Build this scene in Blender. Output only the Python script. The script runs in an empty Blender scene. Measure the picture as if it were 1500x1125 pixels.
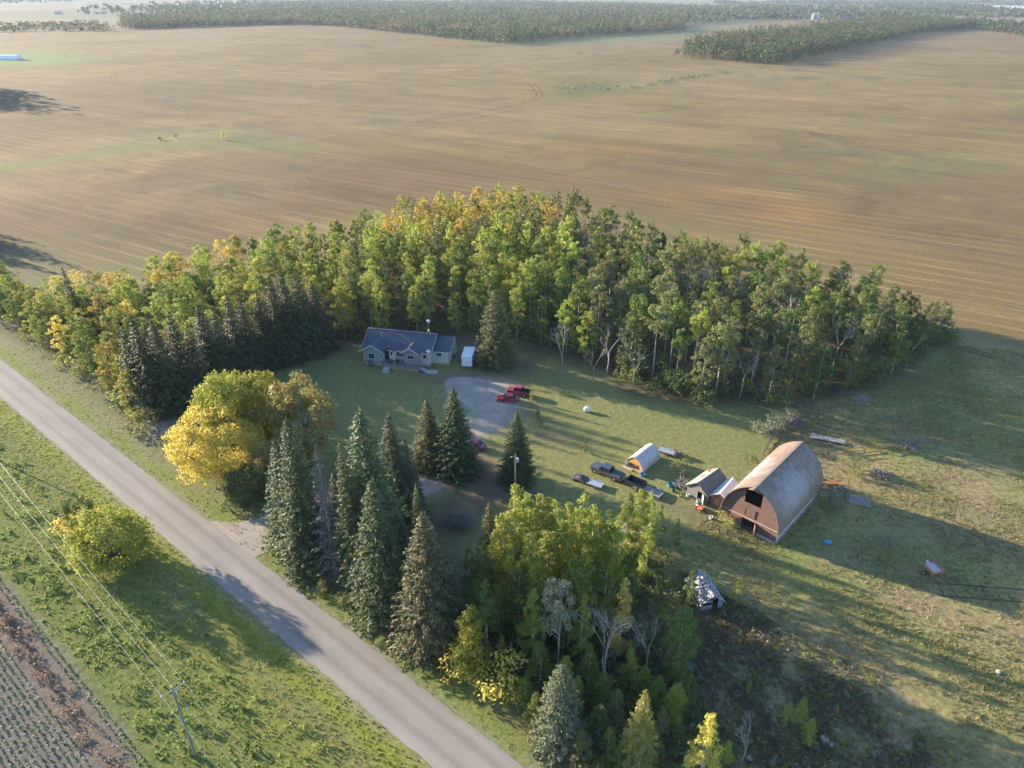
import bpy, bmesh, math, random
import numpy as np
from mathutils import Vector, Matrix

# ---------------------------------------------------------------- camera, sky, sun, exposure
scene = bpy.context.scene
FPX, HORIZON, CAM_H = 1042.0, -15.0, 75.0
PITCH = math.atan((562.5 - HORIZON) / FPX)
cam_data = bpy.data.cameras.new("camera")
cam_data.sensor_width = 36.0
cam_data.lens = FPX / 1500.0 * 36.0
cam_data.clip_start = 0.5
cam_data.clip_end = 60000.0
cam = bpy.data.objects.new("camera", cam_data)
cam.location = (0, 0, CAM_H)
cam.rotation_euler = (math.pi / 2 - PITCH, 0, 0)
scene.collection.objects.link(cam)
scene.camera = cam

SUN_AZ, SUN_EL = math.radians(298.0), math.radians(13.5)   # azimuth clockwise from +Y
world = bpy.data.worlds.new("World")
scene.world = world
world.use_nodes = True
wn = world.node_tree.nodes
bg = wn["Background"]
sky = wn.new("ShaderNodeTexSky")
sky.sky_type = 'NISHITA'
sky.sun_disc = False
sky.sun_elevation = SUN_EL
sky.sun_rotation = SUN_AZ
sky.altitude = 700
sky.air_density = 1.0
sky.dust_density = 0.8
sky.ozone_density = 3.0
world.node_tree.links.new(sky.outputs[0], bg.inputs[0])
bg.inputs[1].default_value = 0.125
sun_data = bpy.data.lights.new("sun", 'SUN')
sun_data.energy = 5.0
sun_data.angle = math.radians(0.6)
sun_data.color = (1.0, 0.83, 0.62)
sun = bpy.data.objects.new("sun", sun_data)
to_sun = Vector((math.sin(SUN_AZ) * math.cos(SUN_EL), math.cos(SUN_AZ) * math.cos(SUN_EL), math.sin(SUN_EL)))
sun.rotation_euler = (-to_sun).to_track_quat('-Z', 'Y').to_euler()
sun.location = to_sun * 300
scene.collection.objects.link(sun)
scene.view_settings.view_transform = 'Standard'
scene.view_settings.look = 'None'
scene.view_settings.gamma = 1.0
scene.view_settings.use_curve_mapping = False
scene.view_settings.exposure = 1.93
cy = scene.cycles
cy.max_bounces = 5
cy.diffuse_bounces = 3
cy.glossy_bounces = 2
cy.transmission_bounces = 3
cy.transparent_max_bounces = 6
cy.volume_bounces = 1
cy.use_denoising = True
cy.use_adaptive_sampling = True
cy.adaptive_threshold = 0.02
try:
    cy.denoiser = 'OPENIMAGEDENOISE'
    cy.denoising_input_passes = 'RGB_ALBEDO_NORMAL'
except Exception:
    pass

# ---------------------------------------------------------------- helpers
COL = scene.collection
def G(x, y, z=0.0):
    """the point where the sight line of photo pixel (x, y) meets the level z"""
    a, b = (x - 750) / FPX, (562.5 - y) / FPX
    c, s = math.cos(PITCH), math.sin(PITCH)
    t = (z - CAM_H) / (-s + b * c)
    return Vector((a * t, (c + b * s) * t, z))
def az(deg):
    return Vector((math.sin(math.radians(deg)), math.cos(math.radians(deg)), 0))
def link(o, parent=None):
    COL.objects.link(o)
    if parent is not None:
        o.parent = parent
    return o
def tag(o, label=None, cat=None, group=None, kind=None):
    if label: o["label"] = label
    if cat: o["category"] = cat
    if group: o["group"] = group
    if kind: o["kind"] = kind
    return o
def thing(name, label, cat, loc=(0, 0, 0), rz=0.0, group=None, scale=None):
    o = bpy.data.objects.new(name, None)
    o.empty_display_size = 0.3
    o.location = loc
    o.rotation_euler = (0, 0, rz)
    if scale is not None: o.scale = scale
    link(o)
    return tag(o, label, cat, group)
def fast_mesh(name, verts, faces, mats=()):
    """faces: (n,k) int array, all of the same size"""
    me = bpy.data.meshes.new(name)
    verts = np.asarray(verts, dtype=np.float32); faces = np.asarray(faces, dtype=np.int32)
    n, k = faces.shape
    me.vertices.add(len(verts)); me.vertices.foreach_set("co", verts.ravel())
    me.loops.add(n * k); me.loops.foreach_set("vertex_index", faces.ravel())
    me.polygons.add(n); me.polygons.foreach_set("loop_start", np.arange(0, n * k, k, dtype=np.int32))
    for m in mats: me.materials.append(m)
    me.update(calc_edges=True)
    return me

class MB:
    """collects shapes and links them as one mesh object"""
    def __init__(self):
        self.v, self.f, self.m = [], [], []
        self.mi = 0
    def add(self, vs, fs):
        o = len(self.v)
        self.v += [tuple(p) for p in vs]
        self.f += [tuple(i + o for i in f) for f in fs]
        self.m += [self.mi] * len(fs)
        return self
    def box(self, c, s, rz=0.0, ry=0.0, rx=0.0):
        M = Matrix.Translation(c) @ Matrix.Rotation(rz, 4, 'Z') @ Matrix.Rotation(ry, 4, 'Y') @ Matrix.Rotation(rx, 4, 'X')
        h = Vector(s) / 2
        vs = [M @ Vector((x * h.x, y * h.y, z * h.z)) for z in (-1, 1) for y in (-1, 1) for x in (-1, 1)]
        return self.add(vs, [(0, 2, 3, 1), (4, 5, 7, 6), (0, 1, 5, 4), (2, 6, 7, 3), (0, 4, 6, 2), (1, 3, 7, 5)])
    def bar(self, a, b, w, h=None):
        a, b = Vector(a), Vector(b)
        d = b - a
        q = d.to_track_quat('X', 'Z')
        h = h or w
        vs = []
        for p in (a, b):
            for y, z in ((-1, -1), (1, -1), (1, 1), (-1, 1)):
                vs.append(p + q @ Vector((0, y * w / 2, z * h / 2)))
        return self.add(vs, [(0, 3, 2, 1), (4, 5, 6, 7), (0, 1, 5, 4), (1, 2, 6, 5), (2, 3, 7, 6), (3, 0, 4, 7)])
    def tube(self, pts, rs, n=6, cap=True):
        pts = [Vector(p) for p in pts]
        if not hasattr(rs, '__len__'): rs = [rs] * len(pts)
        vs, fs = [], []
        for i, p in enumerate(pts):
            d = (pts[min(i + 1, len(pts) - 1)] - pts[max(i - 1, 0)])
            q = d.to_track_quat('Z', 'X')
            for k in range(n):
                a = 2 * math.pi * k / n
                vs.append(p + q @ Vector((math.cos(a) * rs[i], math.sin(a) * rs[i], 0)))
        for i in range(len(pts) - 1):
            for k in range(n):
                k2 = (k + 1) % n
                fs.append((i * n + k, i * n + k2, (i + 1) * n + k2, (i + 1) * n + k))
        if cap:
            fs.append(tuple(reversed(range(n))))
            fs.append(tuple((len(pts) - 1) * n + k for k in range(n)))
        return self.add(vs, fs)
    def extrude(self, poly, off):
        """poly: 3-D outline, off: extrusion vector"""
        n = len(poly); off = Vector(off)
        vs = [Vector(p) for p in poly] + [Vector(p) + off for p in poly]
        fs = [tuple(reversed(range(n))), tuple(range(n, 2 * n))]
        fs += [(i, (i + 1) % n, n + (i + 1) % n, n + i) for i in range(n)]
        return self.add(vs, fs)
    def lathe(self, prof, c=(0, 0, 0), n=16, axis='Z'):
        vs, fs = [], []
        for r, h in prof:
            for k in range(n):
                a = 2 * math.pi * k / n
                p = Vector((r * math.cos(a), r * math.sin(a), h))
                if axis == 'Y': p = Vector((p.x, p.z, p.y))
                if axis == 'X': p = Vector((p.z, p.x, p.y))
                vs.append(p + Vector(c))
        for i in range(len(prof) - 1):
            for k in range(n):
                k2 = (k + 1) % n
                fs.append((i * n + k, i * n + k2, (i + 1) * n + k2, (i + 1) * n + k))
        return self.add(vs, fs)
    def loft(self, rings, cap=True):
        n = len(rings[0]); vs = [p for r in rings for p in r]; fs = []
        for i in range(len(rings) - 1):
            for k in range(n):
                k2 = (k + 1) % n
                fs.append((i * n + k, i * n + k2, (i + 1) * n + k2, (i + 1) * n + k))
        if cap:
            fs.append(tuple(reversed(range(n)))); fs.append(tuple((len(rings) - 1) * n + k for k in range(n)))
        return self.add(vs, fs)
    def mesh(self, name, mats, smooth=False, bevel=0.0):
        me = bpy.data.meshes.new(name)
        me.from_pydata(self.v, [], self.f)
        if not isinstance(mats, (list, tuple)): mats = [mats]
        for m in mats: me.materials.append(m)
        if len(mats) > 1: me.polygons.foreach_set("material_index", self.m)
        bm = bmesh.new(); bm.from_mesh(me)
        bmesh.ops.recalc_face_normals(bm, faces=bm.faces)
        if bevel > 0:
            bmesh.ops.bevel(bm, geom=list(bm.edges), offset=bevel, segments=1, affect='EDGES', clamp_overlap=True)
        bm.to_mesh(me); bm.free()
        if smooth:
            me.polygons.foreach_set("use_smooth", [True] * len(me.polygons))
        me.update()
        return me
    def build(self, name, mats, parent=None, smooth=False, bevel=0.0):
        return link(bpy.data.objects.new(name, self.mesh(name, mats, smooth, bevel)), parent)

def nt_new(name):
    m = bpy.data.materials.new(name)
    m.use_nodes = True
    nt = m.node_tree
    return m, nt, nt.nodes["Principled BSDF"], nt.nodes["Material Output"]
def node(nt, t, **kw):
    n = nt.nodes.new(t)
    for k, v in kw.items(): setattr(n, k, v)
    return n
def rgb(c): return (c[0], c[1], c[2], 1.0)
def mixcol(nt, fac, a, b, mode='MIX'):
    n = node(nt, "ShaderNodeMix", data_type='RGBA', blend_type=mode)
    for sock, v in ((n.inputs[0], fac), (n.inputs[6], a), (n.inputs[7], b)):
        if isinstance(v, bpy.types.NodeSocket): nt.links.new(v, sock)
        elif isinstance(v, (int, float)): sock.default_value = v
        else: sock.default_value = rgb(v)
    return n.outputs[2]
def math_(nt, op, a, b=0.0, clamp=False):
    n = node(nt, "ShaderNodeMath", operation=op, use_clamp=clamp)
    for sock, v in ((n.inputs[0], a), (n.inputs[1], b)):
        if isinstance(v, bpy.types.NodeSocket): nt.links.new(v, sock)
        else: sock.default_value = v
    return n.outputs[0]
def noise(nt, vec, scale, detail=4.0, rough=0.55, dist=0.0):
    n = node(nt, "ShaderNodeTexNoise")
    n.inputs["Scale"].default_value = scale; n.inputs["Detail"].default_value = detail
    n.inputs["Roughness"].default_value = rough; n.inputs["Distortion"].default_value = dist
    if vec is not None: nt.links.new(vec, n.inputs["Vector"])
    return n.outputs[0]
def ramp(nt, val, lo, hi):
    n = node(nt, "ShaderNodeMapRange")
    n.inputs[1].default_value = lo; n.inputs[2].default_value = hi
    nt.links.new(val, n.inputs[0])
    return n.outputs[0]
def coords(nt, which="Object", scale=(1, 1, 1), rot=(0, 0, 0)):
    tc = node(nt, "ShaderNodeTexCoord")
    mp = node(nt, "ShaderNodeMapping")
    mp.inputs["Scale"].default_value = scale; mp.inputs["Rotation"].default_value = rot
    nt.links.new(tc.outputs[which], mp.inputs["Vector"])
    return mp.outputs[0]
def bumped(nt, bsdf, height, strength=0.4, dist=0.05):
    b = node(nt, "ShaderNodeBump")
    b.inputs["Strength"].default_value = strength; b.inputs["Distance"].default_value = dist
    nt.links.new(height, b.inputs["Height"]); nt.links.new(b.outputs[0], bsdf.inputs["Normal"])
def mat(name, c1, c2=None, rough=0.75, scale=3.0, metal=0.0, spec=0.3, bump=0.0, stretch=(1, 1, 1), lo=0.35, hi=0.65, coat=0.0):
    m, nt, b, out = nt_new(name)
    c2 = c2 or tuple(x * 0.75 for x in c1)
    v = coords(nt, "Object", stretch)
    n = noise(nt, v, scale)
    nt.links.new(mixcol(nt, ramp(nt, n, lo, hi), c1, c2), b.inputs["Base Color"])
    b.inputs["Roughness"].default_value = rough
    b.inputs["Metallic"].default_value = metal
    b.inputs["Specular IOR Level"].default_value = spec
    b.inputs["Coat Weight"].default_value = coat
    if bump: bumped(nt, b, n, bump)
    return m
def leaf_mat(name, c1, c2, trans=0.35, patch=None, rough=0.6):
    """foliage: each leaf clump its own tone, some light passing through"""
    m, nt, b, out = nt_new(name)
    geo = node(nt, "ShaderNodeNewGeometry"); oi = node(nt, "ShaderNodeObjectInfo")
    n = noise(nt, coords(nt, "Object"), 0.55, 2.0)
    f = math_(nt, 'ADD', math_(nt, 'MULTIPLY', geo.outputs["Random Per Island"], 0.55), math_(nt, 'MULTIPLY', ramp(nt, n, 0.3, 0.7), 0.45))
    col = mixcol(nt, f, c1, c2)
    if patch:
        pn = noise(nt, coords(nt, "Object", rot=(0.4, 0.2, 0.9)), 0.3, 2.0)
        col = mixcol(nt, ramp(nt, pn, 0.5, 0.66), col, patch)
    hs = node(nt, "ShaderNodeHueSaturation")
    nt.links.new(col, hs.inputs["Color"])
    nt.links.new(math_(nt, 'ADD', math_(nt, 'MULTIPLY', oi.outputs["Random"], 0.03), 0.485), hs.inputs["Hue"])
    nt.links.new(math_(nt, 'ADD', math_(nt, 'MULTIPLY', oi.outputs["Random"], 0.35), 0.82), hs.inputs["Value"])
    nt.links.new(hs.outputs[0], b.inputs["Base Color"])
    b.inputs["Roughness"].default_value = rough; b.inputs["Specular IOR Level"].default_value = 0.25
    tr = node(nt, "ShaderNodeBsdfTranslucent"); nt.links.new(hs.outputs[0], tr.inputs[0])
    mx = node(nt, "ShaderNodeMixShader"); mx.inputs[0].default_value = trans
    nt.links.new(b.outputs[0], mx.inputs[1]); nt.links.new(tr.outputs[0], mx.inputs[2])
    nt.links.new(mx.outputs[0], out.inputs[0])
    return m

def vnoise(x, y, scale, seed):
    r = np.random.RandomState(seed); T = r.rand(256, 256)
    u, v = x / scale, y / scale
    i, j = np.floor(u).astype(int), np.floor(v).astype(int)
    fu, fv = u - i, v - j
    fu, fv = fu * fu * (3 - 2 * fu), fv * fv * (3 - 2 * fv)
    a, b = T[i % 256, j % 256], T[(i + 1) % 256, j % 256]
    c, d = T[i % 256, (j + 1) % 256], T[(i + 1) % 256, (j + 1) % 256]
    return (a * (1 - fu) + b * fu) * (1 - fv) + (c * (1 - fu) + d * fu) * fv - 0.5
def poly_sd(X, Y, poly):
    """signed distance to a polygon, positive inside"""
    P = np.array([(p[0], p[1]) for p in poly], dtype=float)
    d2 = np.full(X.shape, 1e18); ins = np.zeros(X.shape, bool)
    n = len(P)
    for i in range(n):
        ax, ay = P[i]; bx, by = P[(i + 1) % n]
        ex, ey = bx - ax, by - ay
        t = np.clip(((X - ax) * ex + (Y - ay) * ey) / (ex * ex + ey * ey + 1e-12), 0, 1)
        d2 = np.minimum(d2, (X - ax - t * ex) ** 2 + (Y - ay - t * ey) ** 2)
        if ay != by:
            cond = ((ay > Y) != (by > Y)) & (X < (bx - ax) * (Y - ay) / (by - ay) + ax)
            ins ^= cond
    d = np.sqrt(d2)
    return np.where(ins, d, -d)
def line_d(X, Y, pts):
    d2 = np.full(X.shape, 1e18)
    for i in range(len(pts) - 1):
        ax, ay = pts[i][0], pts[i][1]; ex, ey = pts[i + 1][0] - ax, pts[i + 1][1] - ay
        t = np.clip(((X - ax) * ex + (Y - ay) * ey) / (ex * ex + ey * ey + 1e-12), 0, 1)
        d2 = np.minimum(d2, (X - ax - t * ex) ** 2 + (Y - ay - t * ey) ** 2)
    return np.sqrt(d2)
def PX(*pts): return [G(x, y) for x, y in pts]
# ---------------------------------------------------------------- the lie of the land
RD, RN = az(129.5), az(39.5)
Q_UP = G(0, 526).dot(RN); Q_LO = G(0, 581).dot(RN)
Q0, RW = (Q_UP + Q_LO) / 2, (Q_UP - Q_LO)
def road_pt(s, q): return RD * s + RN * (Q0 + q)
ROAD_S0, ROAD_S1 = -900.0, 260.0

WOOD_POLY = [Vector(p) for p in [(-160, 192), (-131, 166), (-112, 153), (-92, 137), (-74, 120), (-62, 130), (-51, 148), (-40, 156), (-26, 160), (-9, 159), (4, 154),
             (17, 144), (27, 131), (40, 126), (55, 126), (70, 130), (84, 138), (108, 158), (97, 170), (84, 178), (66, 190), (48, 199), (34, 223),
             (9, 251), (-12, 254), (-33, 236), (-49, 216), (-62, 203), (-79, 195), (-94, 191), (-106, 183), (-117, 181), (-135, 183), (-150, 200)]]
LAWN_POLY = PX((205, 622), (300, 590), (430, 527), (500, 512), (690, 505), (780, 515), (860, 548), (950, 590), (1130, 597), (1150, 615), (1100, 690), (1020, 735),
               (1010, 770), (930, 770), (860, 780), (700, 800), (560, 800), (450, 760), (395, 760), (370, 745), (300, 690))
PASTURE_POLY = PX((1150, 600), (1290, 570), (1395, 500), (1420, 496), (1700, 560)) + [Vector((190, 60)), Vector((120, 10)), Vector((20, 22))] + \
               PX((860, 1125), (700, 1000), (660, 900), (700, 800), (860, 780), (1010, 770), (1100, 690))
FIELD_POLY = [Vector((-1500, 900))] + PX((-350, 60), (0, 47), (250, 40), (420, 35), (480, 36), (745, 68), (985, 62), (1130, 30), (1215, 26), (1210, 42), (1420, 42), (1500, 50), (1900, 60)) + \
             [Vector((900, 100)), Vector((400, -100)), Vector((190, 60))] + PX((1700, 560), (1420, 492), (1395, 480)) + \
             [Vector((84, 182)), Vector((48, 205)), Vector((-5, 262)), Vector((-62, 210)), Vector((-94, 197)), Vector((-120, 187)), Vector((-165, 215)), Vector((-700, 700))]

def lattice(lo, hi, a, b, step, grow):
    mid = np.arange(a, b + 0.01, step)
    up, s, x = [], step, b
    while x < hi: s *= grow; x += s; up.append(x)
    dn, s, x = [], step, a
    while x > lo: s *= grow; x -= s; dn.append(x)
    return np.array(dn[::-1] + list(mid) + up)
gx = lattice(-16000, 16000, -125, 120, 1.0, 1.07)
gy = lattice(-1200, 16000, 40, 262, 1.0, 1.055)
GX, GY = np.meshgrid(gx, gy)
VX, VY = GX.ravel(), GY.ravel()
zone_w = {}
def smooth(d, w): return np.clip(d / w * 0.5 + 0.5, 0, 1)
N1 = vnoise(VX, VY, 6.0, 1) + 0.6 * vnoise(VX, VY, 2.3, 2)
N2 = vnoise(VX, VY, 28.0, 3) + 0.5 * vnoise(VX, VY, 11.0, 4)
N3 = vnoise(VX, VY, 160.0, 5) + 0.6 * vnoise(VX, VY, 60.0, 6)
s_ = VX * RD.x + VY * RD.y
q_ = VX * RN.x + VY * RN.y - Q0
CA = np.zeros((len(VX), 3)); CB = np.zeros((len(VX), 3))
STR = np.zeros(len(VX)); RUF = np.zeros(len(VX))
ZID = np.zeros(len(VX), int)
def paint(w, a, b, stripe=None, ruf=None, zid=None):
    global CA, CB, STR, RUF
    w = np.clip(w, 0, 1); W = w[:, None]
    CA = CA * (1 - W) + np.array(a) * W; CB = CB * (1 - W) + np.array(b) * W
    if stripe is not None: STR = STR * (1 - w) + stripe * w
    if ruf is not None: RUF = RUF * (1 - w) + ruf * w
    if zid is not None: ZID[w > 0.5] = zid
# far farmland: pale stubble and green parcels
paint(np.ones(len(VX)), (0.165, 0.155, 0.09), (0.12, 0.135, 0.07), 0.3, 0.3, 0)
paint(smooth(vnoise(VX + VY * 0.3, VY, 700, 9) * 6, 1), (0.25, 0.215, 0.125), (0.19, 0.165, 0.1))
paint(smooth(vnoise(VX, VY, 500, 10) * 8 - 1, 1), (0.15, 0.165, 0.08), (0.17, 0.175, 0.085))
fd = poly_sd(VX, VY, FIELD_POLY)
paint(smooth(fd + N1 * 4, 3), (0.235, 0.178, 0.078), (0.165, 0.122, 0.057), 1.0, 0.45, 1)
paint(smooth(poly_sd(VX, VY, PX((-200, 275), (250, 240), (440, 225), (640, 235), (720, 262), (560, 300), (420, 335), (180, 385), (-200, 420))) + N2 * 30, 22) * smooth(fd, 3) * 0.75, (0.17, 0.118, 0.07), (0.132, 0.09, 0.055))
paint(smooth(poly_sd(VX, VY, PX((-200, 120), (0, 120), (400, 110), (700, 150), (600, 200), (300, 205), (-200, 230))) + N3 * 60, 40) * smooth(fd, 3) * 0.5, (0.185, 0.138, 0.082), (0.145, 0.106, 0.064))
paint(smooth(fd, 3) * smooth(N3 - 0.12, 0.2) * 0.55, (0.255, 0.195, 0.11), (0.20, 0.152, 0.086))
paint(smooth(fd, 3) * smooth(-N3 - 0.15, 0.2) * 0.5, (0.155, 0.11, 0.065), (0.122, 0.087, 0.053))
# orange ripe patches and green regrowth in the stubble
for (x, y, r, c) in [(1130, 290, 26, 0), (1180, 315, 16, 0), (1000, 285, 14, 0), (640, 60, 40, 0), (880, 215, 20, 0)]:
    p = G(x, y); paint(smooth(r * 0.6 - np.hypot(VX - p.x, VY - p.y) + N2 * r * 1.4, r) * 0.6, (0.265, 0.16, 0.06), (0.22, 0.135, 0.055))
for (x, y, r, k) in [(1110, 235, 24, .5), (1230, 220, 20, .5), (1290, 245, 26, .5), (1380, 240, 26, .6), (1300, 180, 26, .3), (100, 410, 40, .75), (30, 415, 30, .6), (1160, 275, 16, .4), (190, 380, 20, .5), (900, 330, 18, .35), (1000, 335, 20, .35)]:
    p = G(x, y); paint(smooth(r * 0.5 - np.hypot(VX - p.x, VY - p.y) + N2 * r * 1.6, r) * k, (0.13, 0.15, 0.07), (0.17, 0.16, 0.08))
paint(smooth(poly_sd(VX, VY, PX((-60, 78), (60, 73), (110, 80), (160, 88), (60, 97), (-60, 96))), 20), (0.17, 0.22, 0.09), (0.13, 0.19, 0.07), 0.2, 0.5)
paint(smooth(poly_sd(VX, VY, PX((798, 140), (830, 122), (920, 120), (915, 133), (850, 146))) + N2 * 16, 10) * 0.9, (0.115, 0.125, 0.06), (0.15, 0.14, 0.07), 0.1, 0.9)
paint(smooth(6 - line_d(VX, VY, PX((-40, 250), (60, 238), (180, 219), (330, 208), (400, 212), (440, 218))) + N1 * 6, 5) * 0.95, (0.15, 0.17, 0.06), (0.19, 0.185, 0.08), 0.1, 0.9)
paint(smooth(14 - line_d(VX, VY, PX((170, 215), (240, 202), (330, 198), (400, 210))) + N2 * 20, 10) * 0.6, (0.15, 0.17, 0.08), (0.18, 0.17, 0.09))
paint(smooth(3 - line_d(VX, VY, PX((915, 132), (985, 118), (1060, 106), (1120, 114), (1200, 115))) + N1 * 5, 3) * 0.9, (0.11, 0.10, 0.055), (0.09, 0.10, 0.05), 0.1, 0.9)
paint(smooth(4 - line_d(VX, VY, PX((850, 78), (930, 88), (1110, 97), (1210, 106), (1300, 117), (1500, 130))) + N1 * 5, 3) * 0.8, (0.13, 0.12, 0.06), (0.10, 0.10, 0.05), 0.1, 0.9)
# the farm itself
paint(smooth(poly_sd(VX, VY, PASTURE_POLY) + N1 * 2, 3), (0.205, 0.18, 0.07), (0.30, 0.245, 0.11), 0.0, 1.0, 2)
pz = smooth(poly_sd(VX, VY, PASTURE_POLY), 3)
paint(pz * smooth(N2 - 0.05, 0.18) * 0.8, (0.15, 0.175, 0.055), (0.19, 0.20, 0.075))
paint(pz * smooth(-N2 - 0.22, 0.14) * 0.8, (0.20, 0.15, 0.09), (0.26, 0.195, 0.12))
paint(smooth(poly_sd(VX, VY, PX((1040, 890), (1090, 905), (1250, 985), (1340, 1070), (1320, 1125), (1100, 1125), (1060, 1000))) + N1 * 6, 6) * 0.5, (0.235, 0.20, 0.115), (0.29, 0.235, 0.14))
for (x, y, r) in [(1420, 700, 8), (1360, 760, 6), (1440, 780, 6), (1250, 830, 4), (1390, 900, 5), (1320, 880, 4), (1330, 640, 5)]:
    p = G(x, y); paint(smooth(r - np.hypot(VX - p.x, VY - p.y) + N1 * 7, 3) * 0.55, (0.22, 0.165, 0.10), (0.27, 0.20, 0.13))
# mown track running down the pasture
paint(smooth(2.2 - line_d(VX, VY, PX((1000, 770), (1130, 815), (1260, 890), (1400, 960), (1490, 1010))) + N1 * 2, 1.5) * 0.7, (0.11, 0.15, 0.04), (0.15, 0.17, 0.06), 0, 0.5)
wd = poly_sd(VX, VY, WOOD_POLY)
lawn_d = poly_sd(VX, VY, LAWN_POLY)
paint(smooth(lawn_d + N1 * 1.2, 1.4), (0.155, 0.178, 0.062), (0.20, 0.20, 0.082), 0.0, 0.7, 3)
lz = smooth(lawn_d, 1.4)
paint(lz * smooth(N2 - 0.1, 0.25) * 0.7, (0.23, 0.205, 0.085), (0.18, 0.185, 0.065))
# trodden earth in the yard
DRIVE_PX = [(655, 556), (690, 553), (735, 562), (762, 574), (752, 590), (738, 612), (722, 632), (704, 640), (690, 660), (672, 690), (640, 720), (560, 745), (480, 752), (432, 766), (405, 790), (372, 818),
            (330, 792), (285, 762), (340, 765), (386, 757), (400, 742), (470, 728), (560, 718), (630, 690), (664, 662), (676, 640), (697, 622), (694, 604), (675, 590), (655, 578)]
paint(smooth(poly_sd(VX, VY, PX(*DRIVE_PX)) + 1.3 + N1 * 3.0, 1.6) * 0.9, (0.33, 0.285, 0.235), (0.25, 0.217, 0.175), 0, 0.3)
paint(lz * smooth(-N2 - 0.2, 0.2) * 0.5, (0.12, 0.15, 0.05), (0.15, 0.165, 0.06))
for pts, r, k in [([(690, 655), (705, 680), (700, 700), (730, 720)], 3.0, .9), ([(600, 700), (660, 690), (720, 700), (760, 730)], 4.5, .75), ([(620, 545), (640, 560), (690, 548), (760, 540), (780, 520), (770, 505)], 2.2, .7),
                  ([(780, 600), (800, 640), (860, 650)], 1.5, .5), ([(700, 520), (760, 540)], 4.0, .5), ([(950, 725), (1000, 745), (1050, 770)], 2.0, .55), ([(420, 530), (540, 500), (690, 503)], 2.5, .7),
                  ([(440, 790), (520, 800), (600, 790), (680, 740)], 5.0, .8)]:
    paint(smooth(r - line_d(VX, VY, PX(*pts)) + N1 * 2.5, 1.6) * k, (0.165, 0.125, 0.085), (0.12, 0.095, 0.065), 0, 0.3)
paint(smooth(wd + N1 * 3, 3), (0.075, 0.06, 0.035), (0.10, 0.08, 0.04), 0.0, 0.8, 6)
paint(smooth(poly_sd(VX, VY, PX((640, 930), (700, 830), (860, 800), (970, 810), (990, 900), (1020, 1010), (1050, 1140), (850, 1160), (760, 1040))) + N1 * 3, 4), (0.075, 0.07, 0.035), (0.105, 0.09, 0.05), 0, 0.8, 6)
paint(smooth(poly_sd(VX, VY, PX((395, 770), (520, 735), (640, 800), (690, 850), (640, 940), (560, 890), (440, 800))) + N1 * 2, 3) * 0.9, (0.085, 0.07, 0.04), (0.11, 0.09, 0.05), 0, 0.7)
# verges either side of the road
vw = smooth(np.minimum(q_ + 40, 9.0 - q_) + N1 * 1.5, 2.0) * (s_ < 400)
UP_EDGE = 8.0
up = smooth(np.minimum(q_ - 2.0, UP_EDGE - q_) + N1 * 1.2, 1.5) * smooth(40 - s_, 4) * (s_ > -950)
paint(up, (0.14, 0.185, 0.042), (0.185, 0.205, 0.055), 0.0, 0.55, 4)
paint(up * smooth(np.minimum(q_ - UP_EDGE + 1.9, UP_EDGE + 1.6 - q_) + N1 * 1.2, 1.2) * smooth(-100 - s_ + N2 * 8, 8) * 0.8, (0.24, 0.20, 0.155), (0.19, 0.155, 0.115), 0, 0.5)
paint(up * smooth(np.minimum(q_ - UP_EDGE + 2.2, UP_EDGE + 1.5 - q_) + N1 * 1.5, 1.2) * smooth(s_ + 45, 8) * 0.7, (0.185, 0.15, 0.095), (0.16, 0.13, 0.08), 0, 0.6)
lo = smooth(np.minimum(-2.0 - q_, 120 + q_) + N1 * 0.3, 1.0) * (s_ < 300) * (s_ > -950)
paint(lo, (0.145, 0.17, 0.038), (0.195, 0.195, 0.055), 0.0, 0.9, 4)
paint(lo * smooth(np.minimum(-2.4 - q_, 6.2 + q_) + N1 * 1.2, 1.6), (0.185, 0.215, 0.032), (0.21, 0.22, 0.045), 0.0, 0.5)
paint(lo * smooth(np.minimum(-6.5 - q_, 9.5 + q_) + N1 * 1.6 + N2 * 1.5 - 0.8, 1.6) * 0.7, (0.20, 0.17, 0.10), (0.16, 0.15, 0.075))
paint(lo * smooth(-11 - q_ + N2 * 9, 4) * 0.8, (0.105, 0.14, 0.04), (0.14, 0.16, 0.05))
paint(smooth(0.42 - np.abs(np.abs(q_) - RW / 2 - 0.25) + N1 * 0.55, 0.5) * 0.8 * (s_ < 300) * (s_ > -950), (0.27, 0.24, 0.195), (0.21, 0.19, 0.14), 0, 0.5)
CROP_Q = G(0, 832).dot(RN) - Q0
cw = smooth(CROP_Q - 0.8 - q_ + N1 * 1.6, 0.5) * (s_ < 300) * (s_ > -950)
paint(cw, (0.135, 0.122, 0.11), (0.17, 0.155, 0.14), 0.0, 0.3, 5)
Q_STRIP = G(20, 930).dot(RN) - Q0
paint(cw * smooth(1.3 - np.abs(q_ - Q_STRIP) + N1 * 1.0, 0.7), (0.155, 0.115, 0.085), (0.19, 0.14, 0.105), 0, 0.9)

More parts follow.
